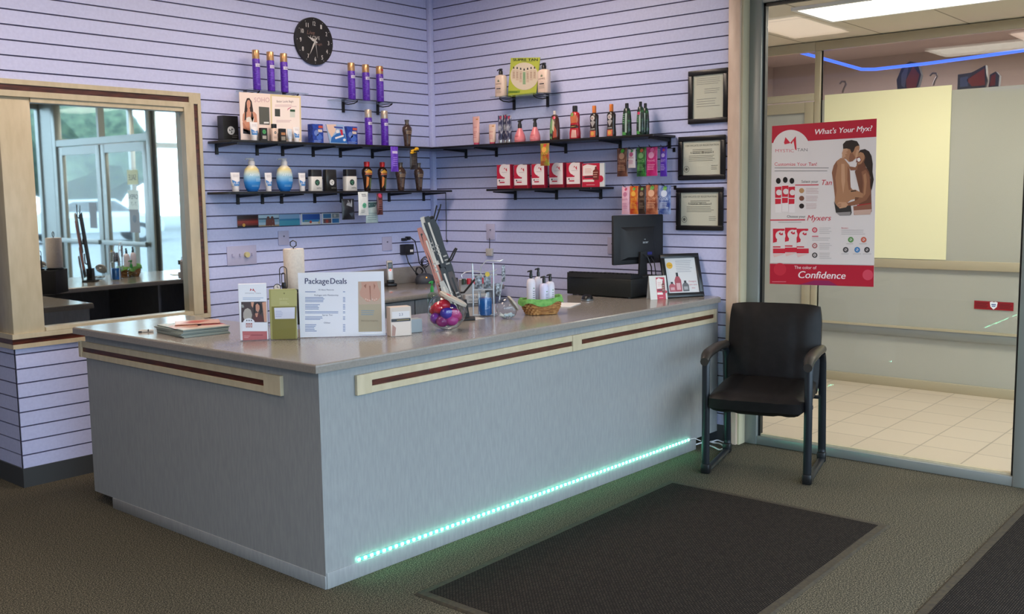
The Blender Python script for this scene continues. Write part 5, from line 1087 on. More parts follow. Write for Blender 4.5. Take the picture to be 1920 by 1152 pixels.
for r_, (sc0, z, dr) in enumerate(((.5, .018, 0), (.86, .03, 0), (.98, .065, 0), (1.02, .08, 0), (1.1, .084, .3), (1.15, .072, 1), (1.17, .055, 1.6))):
    row = []
    for i in range(N+1):
        t_ = 2*PI*i/N; a, b = sup(t_); wv = 1+.03*math.sin(7*t_)*dr; zz = z+.01*math.sin(5*t_+.6)*dr*.6+(.014*max(0, a)**2 if dr == 0 and r_ > 1 else .012*max(0, a)**2)
        row.append((.1*sc0*a*wv, .064*sc0*b*wv, zz))
    rows.append(row)
m = MB(); m.sheet(rows, GC); m.build('cloth_liner', t)
WPB = [(0, .94, .94, 2.4), (.02, 1, 1, 2.4), (.66, 1, 1, 2.4), (.75, .85, .85, 2.2), (.79, .45, .45, 2)]
Mr = Matrix.Rotation(math.radians(-30), 3, 'Z')
for i, (px, py0, x, y, lb) in enumerate(((974, 507, -.05, .012, 'white pump bottle with black pump, leftmost in the basket'), (985, 503, 0, .038, 'white pump bottle with black pump, rear one in the basket'), (1003, 518, .008, -.022, 'lilac-white pump bottle with black pump, front one in the basket'), (1018, 514, .052, .004, 'white pump bottle with black pump, rightmost in the basket'))):
    P = c+Mr @ Vector((x, y, .022)); w_ = .046 if i != 1 else .044; P2 = pixp(P, Vector((-.7, -.7, 0)).normalized(), px, py0); h_ = max(.12, P2.z-P.z)
    t = container('lotion_bottle', lb, 'bottle', 'white pump bottles in the basket', tuple(P), math.radians(-45), w_, h_, [('body', WPB, pm('#d9d3dc' if i != 2 else '#cfcbe4', .3))], lambda A, w, h: (A.bars(w*.15, h*.2, w*.42, h*.5, 6, pm('#6a6a70', .4)), A.disc(w*.28, h*.55, w*.08, pm('#7a9a80', .4), 1))); pumphead(t, w_, h_, h_*.79, BLACK)
# papers, mouse, cash drawer, keyboard, monitor
c = onp(1062, 573); w = MB(); w.box(-.1, .1, -.07, .07, 0, .004, WHITE, .001, 1); o = w.build('paper_stack', None, tuple(c+Vector((.0, .02, 0)))); o.rotation_euler = (0, 0, .35); tag(o, 'short stack of white papers between basket and cash drawer', 'paper')
t = thing('cash_drawer', 'low black metal cash drawer under the monitor', 'cash drawer', (-.215, -1.79, TZ), 0); CDM = noisy('black_crinkle', '#0f1211', '#181c1a', (90, 90, 90), .45)
m = MB(); m.box(-.2, .2, -.235, .235, .006, .112, CDM, .004); m.build('housing', t); m = MB(); m.box(-.19, .19, .236, .242, .012, .1, CDM, .002, 1); m.build('drawer_front', t)
for x in (-.17, .17):
    for y in (-.2, .2): m = MB(); m.cyl((x, y, 0), (x, y, .006), .012, BLACK); m.build('rubber_foot', t)
t = thing('keyboard', 'flat black keyboard lying on the cash drawer', 'keyboard', (-.34, -1.785, TZ+.1125), math.radians(-85)); m = MB(); m.prism([(-.075, 0), (.075, 0), (.075, .012), (-.075, .028)], -.22, .22, BLACKM, 0); m.build('case', t)
kb = MB()
for r_ in range(5):
    for c_ in range(15):
        x = -.2+c_*.0285; y = -.06+r_*.028; z = .0285-(y+.075)/.15*.016; kb.box(x-.011, x+.011, y-.011, y+.011, z, z+.006, BLACK)
o = kb.build('keys', t); o['kind'] = 'stuff'
P0 = pix(1, -1.95, 1200, 455)
t = thing('monitor', 'black flat monitor seen from behind on the cash drawer', 'monitor', (-.196, -1.935, TZ+.113), math.radians(-18)); m = MB()
m.box(-.19, .19, .0, .022, .075, .37, BLACKM, .006)
bm = bmesh.new(); vs_ = [(-.14, .001, .1), (.12, .001, .1), (.12, .001, .3), (-.14, .001, .3), (-.1, -.026, .12), (.09, -.026, .12), (.09, -.026, .27), (-.1, -.026, .27)]
m.raw(vs_, [(4, 5, 6, 7), (0, 1, 5, 4), (1, 2, 6, 5), (2, 3, 7, 6), (3, 0, 4, 7)], BLACKM); bm.free(); o = m.build('back_housing', t)
m = MB(); m.box(-.18, .18, .0222, .023, .085, .36, pm('#10131a', .1)); m.build('screen', t)
A = Art(); A.text('acer', .03, .2, .016, pm('#c4c8c8', .3, .3), 1, width=.042, bold=.001); A.text('ac', .026, .222, .008, pm('#c4c8c8', .3, .3), 1, width=.012); A.rect(.045, .13, .08, .147, pm('#2a2a78', .4), 1)
m = MB(); m.art(A, y0=-.026); o = m.build('logo', t); o['label'] = 'silver logo lettering'
m = MB(); m.prism([(-.03, .006), (.03, .006), (.022, .15), (-.022, .15)], -.045, -.028, BLACKM, 1); m.lathe([(.07, 0), (.07, .006), (.03, .012)], BLACKM, 28, 1, .9, (.01, -.03, 0)); m.build('stand', t)
m = MB(); m.tube([(-.01, -.034, .14), (.01, -.07, .12), (.035, -.075, .06), (.05, -.06, .01)], .0035, BLACK); m.tube([(.08, -.01, .12), (.095, -.03, .08), (.1, -.04, .0)], .003, BLACK); m.build('cable', t)
c = onp(1101, 563); t = thing('computer_mouse', 'black computer mouse with silver rim beside the cash drawer', 'mouse', tuple(c+Vector((-.0, 0, 0))), .6); m = MB(); m.lathe([(.9, .0), (1, .004), (1, .007)], pm('#a9adb0', .3, .6), 24, .062, .036); m.build('base', t)
m = MB(); m.lathe([(.97, .007), (.97, .012), (.85, .024), (.5, .033), (.1, .035)], BLACK, 24, .06, .035); m.build('shell', t)
# folded tent card
p = Pl((1212, 562), (1256, 558)); P0 = onp(1232, 561); t = thing('tent_card', 'red and white folded tent card with brown bottle beside the cash drawer', 'tent card', tuple(P0), math.radians(-38)); m = MB(); TC = pm('#d6d4ce', .5)
W2 = .052; prof = [(-.035, 0), (-.001, .135), (.001, .135), (.035, 0)]
g = [[(x, y, z) for y, z in prof] for x in (-W2, W2)]; m.sheet(g, TC, .0008); m.build('card', t)
A = Art(); tent(A, .066, .13); m = MB(); m.push(Matrix.Translation((.022, -.0358, 0)) @ Matrix.Rotation(-math.radians(14.2), 4, 'X')); m.art(A, off=.0004); m.build('print', t)
# leaning frame on the desk
FRM = pm('#17171a', .3)
fq = [(1249, 474), (1314, 469), (1339, 546), (1276, 554)]
p = Pl((1276, 553), (1339, 545)); t = thing('photo_frame', 'black framed lotion advert leaning back on the desk end', 'picture frame', (-.165, -2.235, TZ), math.radians(-33))
m = MB(); W_, H_ = .25, .265; ln = math.radians(-19); m.push(Matrix.Rotation(ln, 4, 'X')); b_ = .026
for x0, x1, z0, z1 in ((-W_/2, W_/2, 0, b_), (-W_/2, W_/2, H_-b_, H_), (-W_/2, -W_/2+b_, b_, H_-b_), (W_/2-b_, W_/2, b_, H_-b_)): m.box(x0, x1, -.012, .006, z0, z1, FRM, .003)
m.build('frame', t); m = MB(); m.push(Matrix.Rotation(ln, 4, 'X')); m.box(-W_/2+b_, W_/2-b_, -.002, .004, b_, H_-b_, pm('#dcdad8', .25)); A = Art()
A.disc(-.07, .195, .02, pm('#e0b040', .3), 1); A.text('TAN', -.07, .191, .009, pm('#a05a20', .3), 2); A.bars(-.03, .15, .085, .225, 7, pm('#a9a9ae', .3), 1, .3)
for x, hh_, c_ in ((-.07, .06, '#b8606a'), (-.03, .115, '#a8505a'), (.016, .065, '#6a6a6c')):
    A.poly([(x-.02, .035), (x+.02, .035), (x+.021, .035+hh_*.6), (x+.01, .035+hh_*.8), (x-.01, .035+hh_*.8), (x-.021, .035+hh_*.6)], pm(c_, .3), 1); A.rect(x-.007, .035+hh_*.8, x+.007, .035+hh_, INK, 1); A.rect(x-.013, .045, x+.013, .035+hh_*.45, pm('#d8a9ac' if c_ != '#6a6a6c' else '#a9a9aa', .3), 2)
A.text('Designer', .065, .09, .009, pm('#c25a6a', .3), 1, width=.05); A.text('skin care', .065, .07, .009, pm('#c25a6a', .3), 1, width=.05); A.text('line', .065, .05, .009, pm('#c25a6a', .3), 1, width=.02)
m.art(A, y0=-.002); m.build('print', t); m = MB(); m.push(Matrix.Rotation(ln, 4, 'X')); m.prism([(.006, .02), (.012, .2), (.006, .2)], -.02, .02, FRM, 0); m.pop(); m.build('easel', t) if False else None
# ------------------------------------------------------------------ on the back worktop
BZ = .8705
c = pix(1, -.13, 733, 531); t = thing('cordless_phone', 'silver and black cordless phone with red light in its charger', 'phone', (c.x, c.y, BZ), math.radians(-25)); m = MB(); m.box(-.035, .035, -.035, .04, 0, .022, BLACK, .006); m.box(-.024, .024, -.01, .03, .022, .045, BLACK, .005); m.build('charger_base', t)
m = MB(); m.push(Matrix.Translation((0, .005, .03)) @ Matrix.Rotation(math.radians(-8), 4, 'X')); m.box(-.022, .022, -.012, .012, 0, .15, pm('#b9b6b2', .3, .3), .008, 3); m.build('handset', t)
A = Art(); A.rect(-.016, .09, .016, .135, INK, 1); A.rect(-.012, .1, .012, .128, pm('#3a4046', .2), 2); m = MB(); m.push(Matrix.Translation((0, .005, .03)) @ Matrix.Rotation(math.radians(-8), 4, 'X')); m.art(A, y0=-.012); A = Art(); A.disc(0, .082, .006, pm('#ff2a20', .3, emit=5), 3); m.art(A, y0=-.012); o = m.build('display', t); o['label'] = 'dark screen with a lit red lamp'
c = pix(1, -.17, 797, 528); t = thing('desk_phone', 'dark grey rounded device with orange light on the back worktop', 'device', (c.x, c.y, BZ), math.radians(-30)); m = MB(); m.lathe([(.95, 0), (1, .01), (1, .03), (.85, .055), (.5, .07), (.1, .073)], pm('#3a3c44', .5), 26, .07, .05, pw=3); m.build('body', t)
m = MB(); m.ball((0, -.045, .045), .005, pm('#e08a30', .3, emit=1.5), seg=8, rings=5); o = m.build('lamp', t); o['label'] = 'small orange light'
c = pix(1, -.12, 845, 522); w = MB(); w.box(-.06, .06, -.03, .03, 0, .03, BLACKM, .004); tag(w.build('black_case', None, (-.12, -.26, BZ)), 'flat black case on the back worktop near the corner', 'case')
c = pix(2, BZ, 690, 530); w = MB(); w.lathe([(.03, 0), (.042, .015), (.048, .05), (.045, .052)], pm('#3a2a22', .4), 24); w.lathe([(.045, .0521), (.03, .054)], pm('#b07a58', .4), 24); q = pix(2, BZ+.05, 684, 507); tag(w.build('candle_jar', None, (-.83, -.16, BZ+.0005)), 'round brown lidded container whose rim shows above the price sign', 'container')
# ================================================================== clock
P0 = pix(1, -.0, 586, 78); R = .15
t = thing('wall_clock', 'round black wall clock reading Live Love Laugh, above the shelves', 'clock', (P0.x, -.001, P0.z)); CW = pm('#cfcbc6', .5); CK = pm('#1b1818', .45)
A = Art()
for i in range(1, 13):
    an = PI/2-2*PI*i/12; x, y = .112*math.cos(an), .112*math.sin(an); A.text(str(i), x, y-.014, .028, CW, 1, width=.012*(1.7 if i > 9 else 1), bold=.0018); A.disc(.138*math.cos(an), .138*math.sin(an), .0022, CW, 1)
A.text('Live', -.03, .04, .026, pm('#8a6a60', .5), 1, width=.06, shear=.3); A.text('LOVE', .005, .012, .022, CW, 2, width=.075); A.text('laugh', .03, -.022, .016, pm('#8a6a60', .5), 1, width=.055, shear=.3)
m = MB(); m.cyl((0, 0, 0), (0, -.02, 0), R, CK, 48); m.art(A, y0=-.02); m.build('face', t)
def hand(nm, deg, ln, wd, c, y):
    m = MB(); m.push(Matrix.Translation((0, y, 0)) @ Matrix.Rotation(math.radians(deg), 4, 'Y')); m.prism([(-wd*.4, -.02), (wd*.4, -.02), (wd, ln*.3), (wd*.35, ln*.7), (0, ln), (-wd*.35, ln*.7), (-wd, ln*.3)], -.001, .001, c, 1); m.build(nm, t)
hand('hour_hand', -66, .062, .009, CW, -.024); hand('minute_hand', 208, .1, .006, CW, -.027); hand('second_hand', 173, .105, .0015, CW, -.029)
# ================================================================== framed papers on the right wall
def frame(label, quad, draw, thick=.03, glare=False):
    P = [pix(0, -.02, *q) for q in quad]; y0 = (P[0].y+P[3].y)/2; y1 = (P[1].y+P[2].y)/2; z0 = (P[2].z+P[3].z)/2; z1 = (P[0].z+P[1].z)/2
    w, h = y0-y1, z1-z0; t = thing('framed_certificate', label, 'picture frame', (0, (y0+y1)/2, z0), RZB); m = MB(); b = thick
    for a0, a1, b0, b1 in ((-w/2, w/2, 0, b), (-w/2, w/2, h-b, h), (-w/2, -w/2+b, b, h-b), (w/2-b, w/2, b, h-b)): m.box(a0, a1, -.02, -.001, b0, b1, FRM, .004)
    m.build('frame', t); m = MB(); m.box(-w/2+b, w/2-b, -.008, -.002, b, h-b, pm('#e4dccc', .6)); A = Art(); draw(A, w, h, b); m.art(A, y0=-.008); m.build('certificate', t)
    m = MB(); m.box(-w/2+b, w/2-b, -.0125, -.011, b, h-b, GLASS); m.build('glass', t); return t
def cert(A, w, h, b):
    k = pm('#7d776c', .6); A.text('CERTIFICATE OF REGISTRATION', 0, h-b-.03, .011, k, 1, width=w*.72); A.bars(-w*.2, h-b-.075, w*.25, h-b-.045, 3, k, 1, .3); A.text('State Board', 0, h*.6, .012, k, 1, width=w*.5); A.bars(-w*.28, h*.42, w*.3, h*.57, 4, k, 1, .25); A.bars(w*.2, h*.22, w*.36, h*.34, 3, k, 1, .25)
    A.disc(-w*.33, b+.035, .019, k, 1); A.disc(-w*.33, b+.035, .016, pm('#e4dccc', .6), 2); A.disc(-w*.33, b+.035, .009, k, 3)
def lic(A, w, h, b):
    k = pm('#9b938e', .5); A.bars(-w*.3, h*.72, w*.3, h*.86, 4, k, 1, .2); A.bars(-w*.1, h*.55, w*.3, h*.66, 3, k, 1, .2); A.bars(-w*.3, h*.3, w*.3, h*.48, 4, k, 1, .2)
frame('upright black framed notice, topmost of the three on the right wall', [(1290, 134), (1365, 126), (1363, 228), (1289, 234)], lic)
frame('black framed certificate, middle of the three on the right wall', [(1272, 257.5), (1360, 251.5), (1357, 337), (1270, 338)], cert)
frame('black framed certificate, lowest of the three, above the leaning frame', [(1268, 352), (1356, 351), (1353, 433), (1266, 432)], cert)
# ================================================================== postcards tucked in a groove
def postcard(px0, px1, label, draw, zt=1.388, zb=1.316):
    x0 = pix(1, -.006, px0, 414).x; x1 = pix(1, -.006, px1, 414).x; w = x1-x0; h = zt-zb
    N = 6; m = MB(); g = [[((-.5+i/N)*w, -.004-.006*(1-(2*i/N-1)**2), z) for i in range(N+1)] for z in (0, h)]
    m.sheet(g, pm('#d8d8dc', .5), .0006); A = Art(); draw(A, w, h)
    for kind, pts, tris, mt, lay in A.e: m.raw([(u, -.0055-lay*.0003-.006*(1-min(1, abs(2*u/w))**2), v) for u, v in pts], tris, mt)
    tag(m.build('postcard', None, ((x0+x1)/2, 0, zb)), label, 'postcard', 'postcards in the slat groove')
def R_(A, w, h, c, a0=0, a1=1, b0=0, b1=1, l=1, n=6): A.rect((a0-.5)*w, b0*h, (a1-.5)*w, b1*h, pm(c, .45), l, n)
def s1(A, w, h): R_(A, w, h, '#5a1a18'); R_(A, w, h, '#2a1214', 0, 1, .7, 1, 2); R_(A, w, h, '#a03428', 0, 1, .3, .55, 2); R_(A, w, h, '#1a1010', 0, 1, 0, .12, 2); A.disc(-w*.22, h*.18, w*.07, pm('#e0a040', .45), 3); R_(A, w, h, '#7a2a24', 0, 1, .15, .3, 2)
def s2(A, w, h):
    R_(A, w, h, '#a9c4d4'); R_(A, w, h, '#3a5468', 0, 1, .6, .72, 2); R_(A, w, h, '#7fa8bc', 0, 1, .35, .6, 2); R_(A, w, h, '#b09a78', 0, 1, 0, .12, 2)
    for k in (-.06, .14): A.disc(k*w, h*.72, w*.07, pm('#5a3a34', .45), 4); A.poly([((k-.13)*w, h*.05), ((k+.13)*w, h*.05), ((k+.11)*w, h*.6), ((k-.11)*w, h*.6)], pm('#6e3a32', .45), 3)
def s3(A, w, h): R_(A, w, h, '#7da4c8', 0, 1, .6, 1); R_(A, w, h, '#3f97b0', 0, 1, 0, .6, 2); R_(A, w, h, '#2f7fa8', 0, 1, .45, .6, 3)
def s4(A, w, h): R_(A, w, h, '#d4d6d4', 0, 1, 0, 1, 0); R_(A, w, h, '#1f4f9c', .05, .97, .4, .97); R_(A, w, h, '#3a86b8', .05, .97, .25, .45, 2); A.poly([(-w*.45, h*.05), (w*.45, h*.05), (w*.45, h*.4), (-w*.1, h*.2)], pm('#c4b488', .45), 3); A.disc(-w*.05, h*.25, w*.06, pm('#c0503a', .45), 4); A.poly([(-w*.4, h*.3), (-w*.05, h*.34), (-w*.3, h*.4)], pm('#7a9a50', .45), 4)
def s5(A, w, h):
    R_(A, w, h, '#d8dce0', 0, 1, 0, 1, 0)
    for a0, b0, c in ((.06, .54, '#3a78a8'), (.54, .54, '#8a9aa0'), (.06, .08, '#6a4a50'), (.54, .08, '#2f78b4')): R_(A, w, h, c, a0, a0+.42, b0, b0+.4, 1, 3)
    A.disc(-w*.25, h*.25, w*.08, pm('#b0483a', .45), 3); A.disc(w*.2, h*.75, w*.07, pm('#c8ccc8', .45), 3)
postcard(445, 484, 'postcard of a red sunset, leftmost in the slat groove', s1); postcard(485, 523, 'postcard of two people on a beach, second in the slat groove', s2); postcard(523.5, 562, 'postcard of turquoise sea, third in the slat groove', s3); postcard(565, 601, 'postcard of deep blue bay and sand, fourth in the slat groove', s4); postcard(604, 637, 'postcard of four small beach views, rightmost in the slat groove', s5)
# ================================================================== switch plates and outlets
PLT = pm('#bcb8d4', .4)
def plate(label, wall, px0, px1, py0, py1, extra=None, name='wall_plate', mat=None):
    ax = 1 if wall == 'A' else 0; a = pix(ax, 0, px0, (py0+py1)/2); b = pix(ax, 0, px1, (py0+py1)/2); c = (a+b)/2; w = (a-b).length; h = pix(ax, 0, (px0+px1)/2, py0).z-pix(ax, 0, (px0+px1)/2, py1).z
    t = thing(name, label, 'wall plate', (c.x, 0, c.z-h/2) if wall == 'A' else (0, c.y, c.z-h/2), 0 if wall == 'A' else RZB); m = MB(); m.box(-w/2, w/2, -.007, -.0005, 0, h, mat or PLT, .002); m.build('plate', t)
    if extra: extra(t, w, h)
    return t
def gang(t, w, h):
    for k, x in enumerate((-.33, -.08, .33)): m = MB(); m.box(x*w-.005, x*w+.005, -.02, -.007, h*.45, h*.6, PLT, .001, 1); m.build('toggle', t)
    m = MB(); m.cyl((w*.14, -.007, h*.52), (w*.14, -.024, h*.52), .017, pm('#cfc38e', .4), 18); o = m.build('dimmer_knob', t); o['label'] = 'yellowed round dimmer knob'
plate('wide lavender switch plate with a yellowed dimmer knob, right of the mirror', 'A', 425, 480, 461, 497, gang, 'switch_plate')
def screw(t, w, h): m = MB(); m.cyl((0, -.007, h*.62), (0, -.012, h*.62), .005, pm('#6a6880', .4), 10); m.build('jack', t)
plate('small lavender blank plate above the paper towel roll', 'A', 521, 541, 433, 460, screw)
plate('lavender outlet plate left of the black adapters', 'A', 716, 734, 444, 470, screw)
plate('lavender plate on the right wall, its cord leading to a small white box', 'B', 913, 929, 420, 450, screw)
plate('lavender plate on the right wall, left of the monitor', 'B', 1140, 1158, 445, 477, screw)
a = pix(0, 0, 920, 473); w = MB(); w.box(-.028, .028, -.022, -.001, -.026, .026, pm('#bdb9b4', .5), .003); w.tube([(0, -.012, .026), (0, -.01, .06), (0, -.0095, .1)], .0022, BLACK, 6); o = w.build('junction_box', None, (0, a.y, a.z)); o.rotation_euler = (0, 0, RZB); tag(o, 'small square white box with short black cord on the right wall', 'junction box')
# adapters
a = pix(1, 0, 758, 466); t = thing('power_adapter', 'bulky black power adapters with coiled cords beside the phone', 'power adapter', (a.x, 0, a.z)); m = MB(); m.box(-.045, .04, -.06, -.0005, -.045, .03, BLACK, .004); m.build('adapter_block', t)
m = MB(); m.box(-.03, .0, -.035, -.0005, .055, .075, BLACK, .003); m.box(.01, .035, -.035, -.0005, .06, .085, BLACK, .003); m.build('plug', t)
m = MB(); m.box(-.0, .03, -.0608, -.06, -.025, -.008, WHITE); o = m.build('sticker', t); o['label'] = 'pale rating sticker'
m = MB(); m.tube([(.03, -.03, .08), (.07, -.04, .05), (.085, -.05, -.04), (.08, -.07, -.11), (.11, -.09, -.15), (.12, -.1, -.19)], .004, BLACK, 7); m.tube([(-.02, -.04, -.045), (-.02, -.06, -.1), (.0, -.1, -.16), (.04, -.12, -.2)], .004, BLACK, 7)
cc = [(.12+.04*math.cos(i*.7), -.09+.01*math.sin(i*1.1), -.12+.035*math.sin(i*.7)+.0012*i) for i in range(28)]; m.tube(cc, .0035, BLACK, 6); cc = [(.045+.035*math.cos(i*.7), -.1+.008*math.sin(i*1.3), -.165+.03*math.sin(i*.7)) for i in range(28)]; m.tube(cc, .0035, BLACK, 6); m.build('coiled_cord', t)
# cord hanging in the corner from the lower left shelf end
a = pix(0, 0, 838, 362); b = pix(0, 0, 839, 452); w = MB(); w.tube([(-.012, a.y, a.z), (-.012, a.y+.001, (a.z+b.z)/2), (-.012, b.y, b.z+.02), (-.012, b.y-.008, b.z)], .003, BLACK, 6); w.ball((-.014, b.y-.008, b.z), .009, BLACK, seg=8, rings=6); tag(w.build('hanging_cord'), 'thin black cord hanging down the right wall near the corner', 'cord')
# ================================================================== tanning poster on the storefront glass
PX = GX-.006
PT_ = [pix(0, PX, *q) for q in ((1447, 235), (1643, 223), (1639, 540), (1443, 533))]
yc_ = sum(q.y for q in PT_)/4; zb_ = .955
def pf(u, v):
    """crop pixels of the poster -> plane; the crop is (1430,210) at 3.387"""
    P = pix(0, PX, 1430+u/3.387, 210+v/3.387); return (yc_-P.y, P.z-zb_)
t = thing('tanning_poster', 'red and white tanning poster on the glass above the chair, embracing couple', 'poster', (PX, yc_, zb_), RZB)
def co(u, v): return pf(u, v)
TLp, TRp, BRp, BLp = co(60, 90), co(725, 42), co(705, 1112), co(45, 1092)
PW = pm('#dcd4d2', .35); PR_ = pm('#b41c34', .35); PR2 = pm('#c8283c', .35); PK = pm('#c9606c', .35); GY = pm('#8f8a88', .35); GYL = pm('#b9b2b0', .35)
m = MB(); m.prism([BLp, BRp, TRp, TLp], 0, .0008, PW, 1); m.build('sheet', t)
A = Art(pf)
A.poly([(60, 90), (725, 42), (722, 158), (292, 184), (58, 198)], PR_, 1); A.disc(180, 232, 118, PW, 2, 1.0, 40); A.rect(62, 200, 300, 345, PW, 2.5)
A.text("What's Your Myx?", 508, 136, 34, pm('#efe6e6', .35), 3, width=372, up=-1, shear=-.0, bold=1.5) if False else None
B2 = Art(lambda u, v: pf(u, v-.068*(u-508))); B2.text("What's Your Myx?", 508, 132, 35, pm('#efe6e6', .35), 3, width=365, up=-1, shear=.22, bold=1.6); A.e += B2.e
A.poly([(136, 195), (145, 160), (176, 196), (170, 200), (140, 206)], PR2, 3); A.poly([(176, 196), (211, 154), (216, 244), (206, 238), (196, 182), (184, 204)], PR2, 3)
A.text('MYSTIC', 140, 256, 20, PK, 3, width=118, up=-1); A.text('TAN', 252, 250, 20, pm('#6e6a6a', .35), 3, width=66, up=-1)
A.text('Customize Your Tan!', 210, 342, 22, PR2, 3, width=268, up=-1); A.bars(76, 346, 420, 384, 2, GY, 3, .22, .1)
for u in (100, 144, 186):
    dv = -6 if u == 144 else 0
    A.disc(u, 438+dv, 15, pm('#1e1c1c', .35), 3, 1.25); A.poly([(u-20, 470+dv), (u+20, 470+dv), (u+20, 640+dv), (u-20, 640+dv)], pm('#e6dede', .35), 2.6); A.poly([(u-21, 476+dv), (u+20, 474+dv), (u+16, 584+dv), (u-20, 586+dv)], PR2, 3); A.disc(u+4, 512+dv, 18, PW, 3.4); A.rect(u-20, 546+dv, u+18, 552+dv, PW, 3.5)
A.text('Select your', 300, 450, 17, pm('#6e6a6a', .35), 3, width=106, up=-1); A.text('Tan', 402, 464, 34, PR2, 3, width=68, up=-1, shear=.3); A.poly([(206, 462), (356, 460), (356, 466), (206, 468)], PR2, 3)
for v_, c in ((500, '#b98f62'), (549, '#7d5242'), (598, '#2b2524')): A.disc(248, v_, 16, pm(c, .35), 3); A.bars(276, v_-18, 356, v_+20, 4, pm('#c4a5a2', .35), 3, .3)
A.text('Choose your', 214, 672, 17, pm('#6e6a6a', .35), 3, width=118, up=-1); A.text('Myxers', 356, 690, 36, PR2, 3, width=148, up=-1, shear=.3); A.poly([(48, 684), (270, 682), (270, 689), (48, 691)], PR2, 3); A.bars(100, 694, 262, 706, 1, GYL, 3, .5)
for u, v_ in ((104, 742), (180, 736), (254, 742)):
    A.poly([(u-38, v_), (u+38, v_-2), (u+38, v_+128), (u-38, v_+130)], PW, 3); A.poly([(u-38, v_), (u+36, v_), (u+36, v_+12), (u-6, v_+20), (u-14, v_+84), (u-38, v_+90)], PR2, 3.3); A.disc(u+10, v_+44, 32, PW, 3.6); A.poly([(u-2, v_+32), (u+8, v_+20), (u+12, v_+34), (u+24, v_+24), (u+26, v_+40), (u+12, v_+42)], PR2, 4); A.rect(u-38, v_+112, u+10, v_+120, PR2, 4); A.rect(u-38, v_+126, u+39, v_+156, PR2, 4.2); A.poly([(u-38, v_+160), (u+38, v_+160), (u-30, v_+182)], pm('#e2bdb8', .35), 3)
for v_, c in ((750, '#c84a58'), (850, '#b06a6a'), (910, '#4a4646')):
    A.disc(331, v_, 17, pm(c, .35), 3); A.disc(331, v_, 9, PW, 3.5); A.rect(326, v_-3, 336, v_+3, pm(c, .35), 4); A.bars(360, v_-18, 440, v_+26, 4, GYL, 3, .3)
A.bars(314, 785, 360, 796, 1, PK, 3, .6); A.bars(314, 796, 446, 820, 2, GYL, 3, .3)
A.text('Boosters', 522, 742, 10, PK, 3, width=42, up=-1); A.bars(500, 745, 676, 782, 3, GYL, 3, .3)
for u, v_, c in ((560, 812, '#5f9050'), (642, 812, '#c4604a'), (528, 876, '#4a484a'), (601, 876, '#3f7fb8'), (663, 876, '#3e3c3e')):
    A.disc(u, v_, 18, pm(c, .35), 3); A.disc(u, v_, 8, PW, 3.5); A.poly([(u-5, v_-6), (u+7, v_+2), (u+4, v_+6), (u-7, v_-1)], pm(c, .35), 4); A.bars(u-28, v_+22, u+28, v_+30, 1, GYL, 3, .5)
A.poly([(46, 958), (708, 972), (708, 978), (46, 963)], GYL, 1); A.poly([(46, 964), (707, 976), (705, 1112), (45, 1092)], PR_, 1); A.disc(668, 1036, 34, pm('#d0485c', .35), 1.4); A.disc(110, 1000, 40, pm('#c42c40', .35), 1.4); A.poly([(230, 1098), (330, 1070), (420, 1072), (480, 1105)], pm('#8e2458', .35), 1.4)
B2 = Art(lambda u, v: pf(u, v+.02*(u-370))); B2.text('The color of', 272, 1000, 20, pm('#efe6e6', .35), 3, width=140, up=-1); B2.text('Confidence', 372, 1058, 46, pm('#efe6e6', .35), 3, width=300, up=-1, shear=.22, bold=2); A.e += B2.e
A.bars(60, 1074, 152, 1084, 1, pm('#d0707c', .35), 3, .5)
# the couple: man from behind, woman laughing
S1, S2, S3, S4, H1 = [pm(c, .4) for c in ('#a87a5a', '#8a5c44', '#c09474', '#6e4634', '#2a201c')]
A.poly([(498, 292), (520, 300), (552, 340), (556, 420), (560, 480), (590, 515), (640, 520), (620, 545), (560, 560), (500, 610), (470, 600), (458, 570), (462, 500), (448, 430), (440, 385), (452, 340), (470, 312)], S1, 3)         # back
A.poly([(452, 340), (470, 312), (476, 340), (462, 420), (470, 500), (462, 560), (448, 440), (440, 388)], S2, 3.4); A.poly([(500, 330), (520, 330), (524, 440), (512, 520), (500, 440)], S3, 3.3); A.poly([(540, 340), (556, 380), (558, 470), (566, 500), (548, 500), (538, 430)], S2, 3.4)
A.poly([(512, 240), (520, 205), (545, 190), (580, 184), (605, 196), (616, 222), (612, 262), (598, 292), (570, 312), (548, 318), (530, 300), (505, 296), (506, 262)], S1, 3.5)   # head and neck
A.poly([(512, 236), (510, 205), (530, 184), (566, 178), (600, 186), (616, 214), (600, 216), (588, 224), (578, 250), (566, 262), (556, 238), (536, 232), (520, 250)], H1, 4); A.poly([(556, 262), (572, 262), (590, 290), (574, 312), (552, 318), (548, 296)], S2, 4.2)
A.poly([(600, 238), (616, 246), (606, 262), (602, 290), (588, 296), (592, 262)], S3, 4.1)
A.poly([(504, 262), (514, 234), (536, 232), (544, 244), (528, 256), (540, 262), (522, 272), (530, 280), (510, 296)], S3, 4.6)                # her hand on his neck
A.poly([(600, 290), (606, 262), (626, 244), (652, 240), (668, 262), (670, 300), (652, 330), (656, 352), (676, 372), (686, 430), (690, 520), (692, 590), (640, 596), (600, 584), (580, 596), (588, 540), (620, 520), (608, 470), (596, 420), (586, 380), (600, 350), (590, 330)], S4, 3.1)   # woman's body
A.poly([(598, 296), (608, 262), (632, 250), (650, 262), (646, 300), (626, 330), (606, 336)], S1, 4.3); A.poly([(600, 296), (616, 290), (624, 306), (612, 318), (602, 312)], pm('#e8e2dc', .4), 4.8); A.poly([(596, 290), (618, 284), (628, 308), (612, 324), (598, 314)], pm('#7a2a28', .4), 4.6)
A.poly([(608, 262), (620, 242), (650, 236), (676, 250), (692, 280), (700, 330), (698, 380), (706, 430), (692, 500), (684, 470), (686, 420), (676, 380), (658, 350), (644, 320), (654, 290), (640, 262), (622, 254)], H1, 4.5)
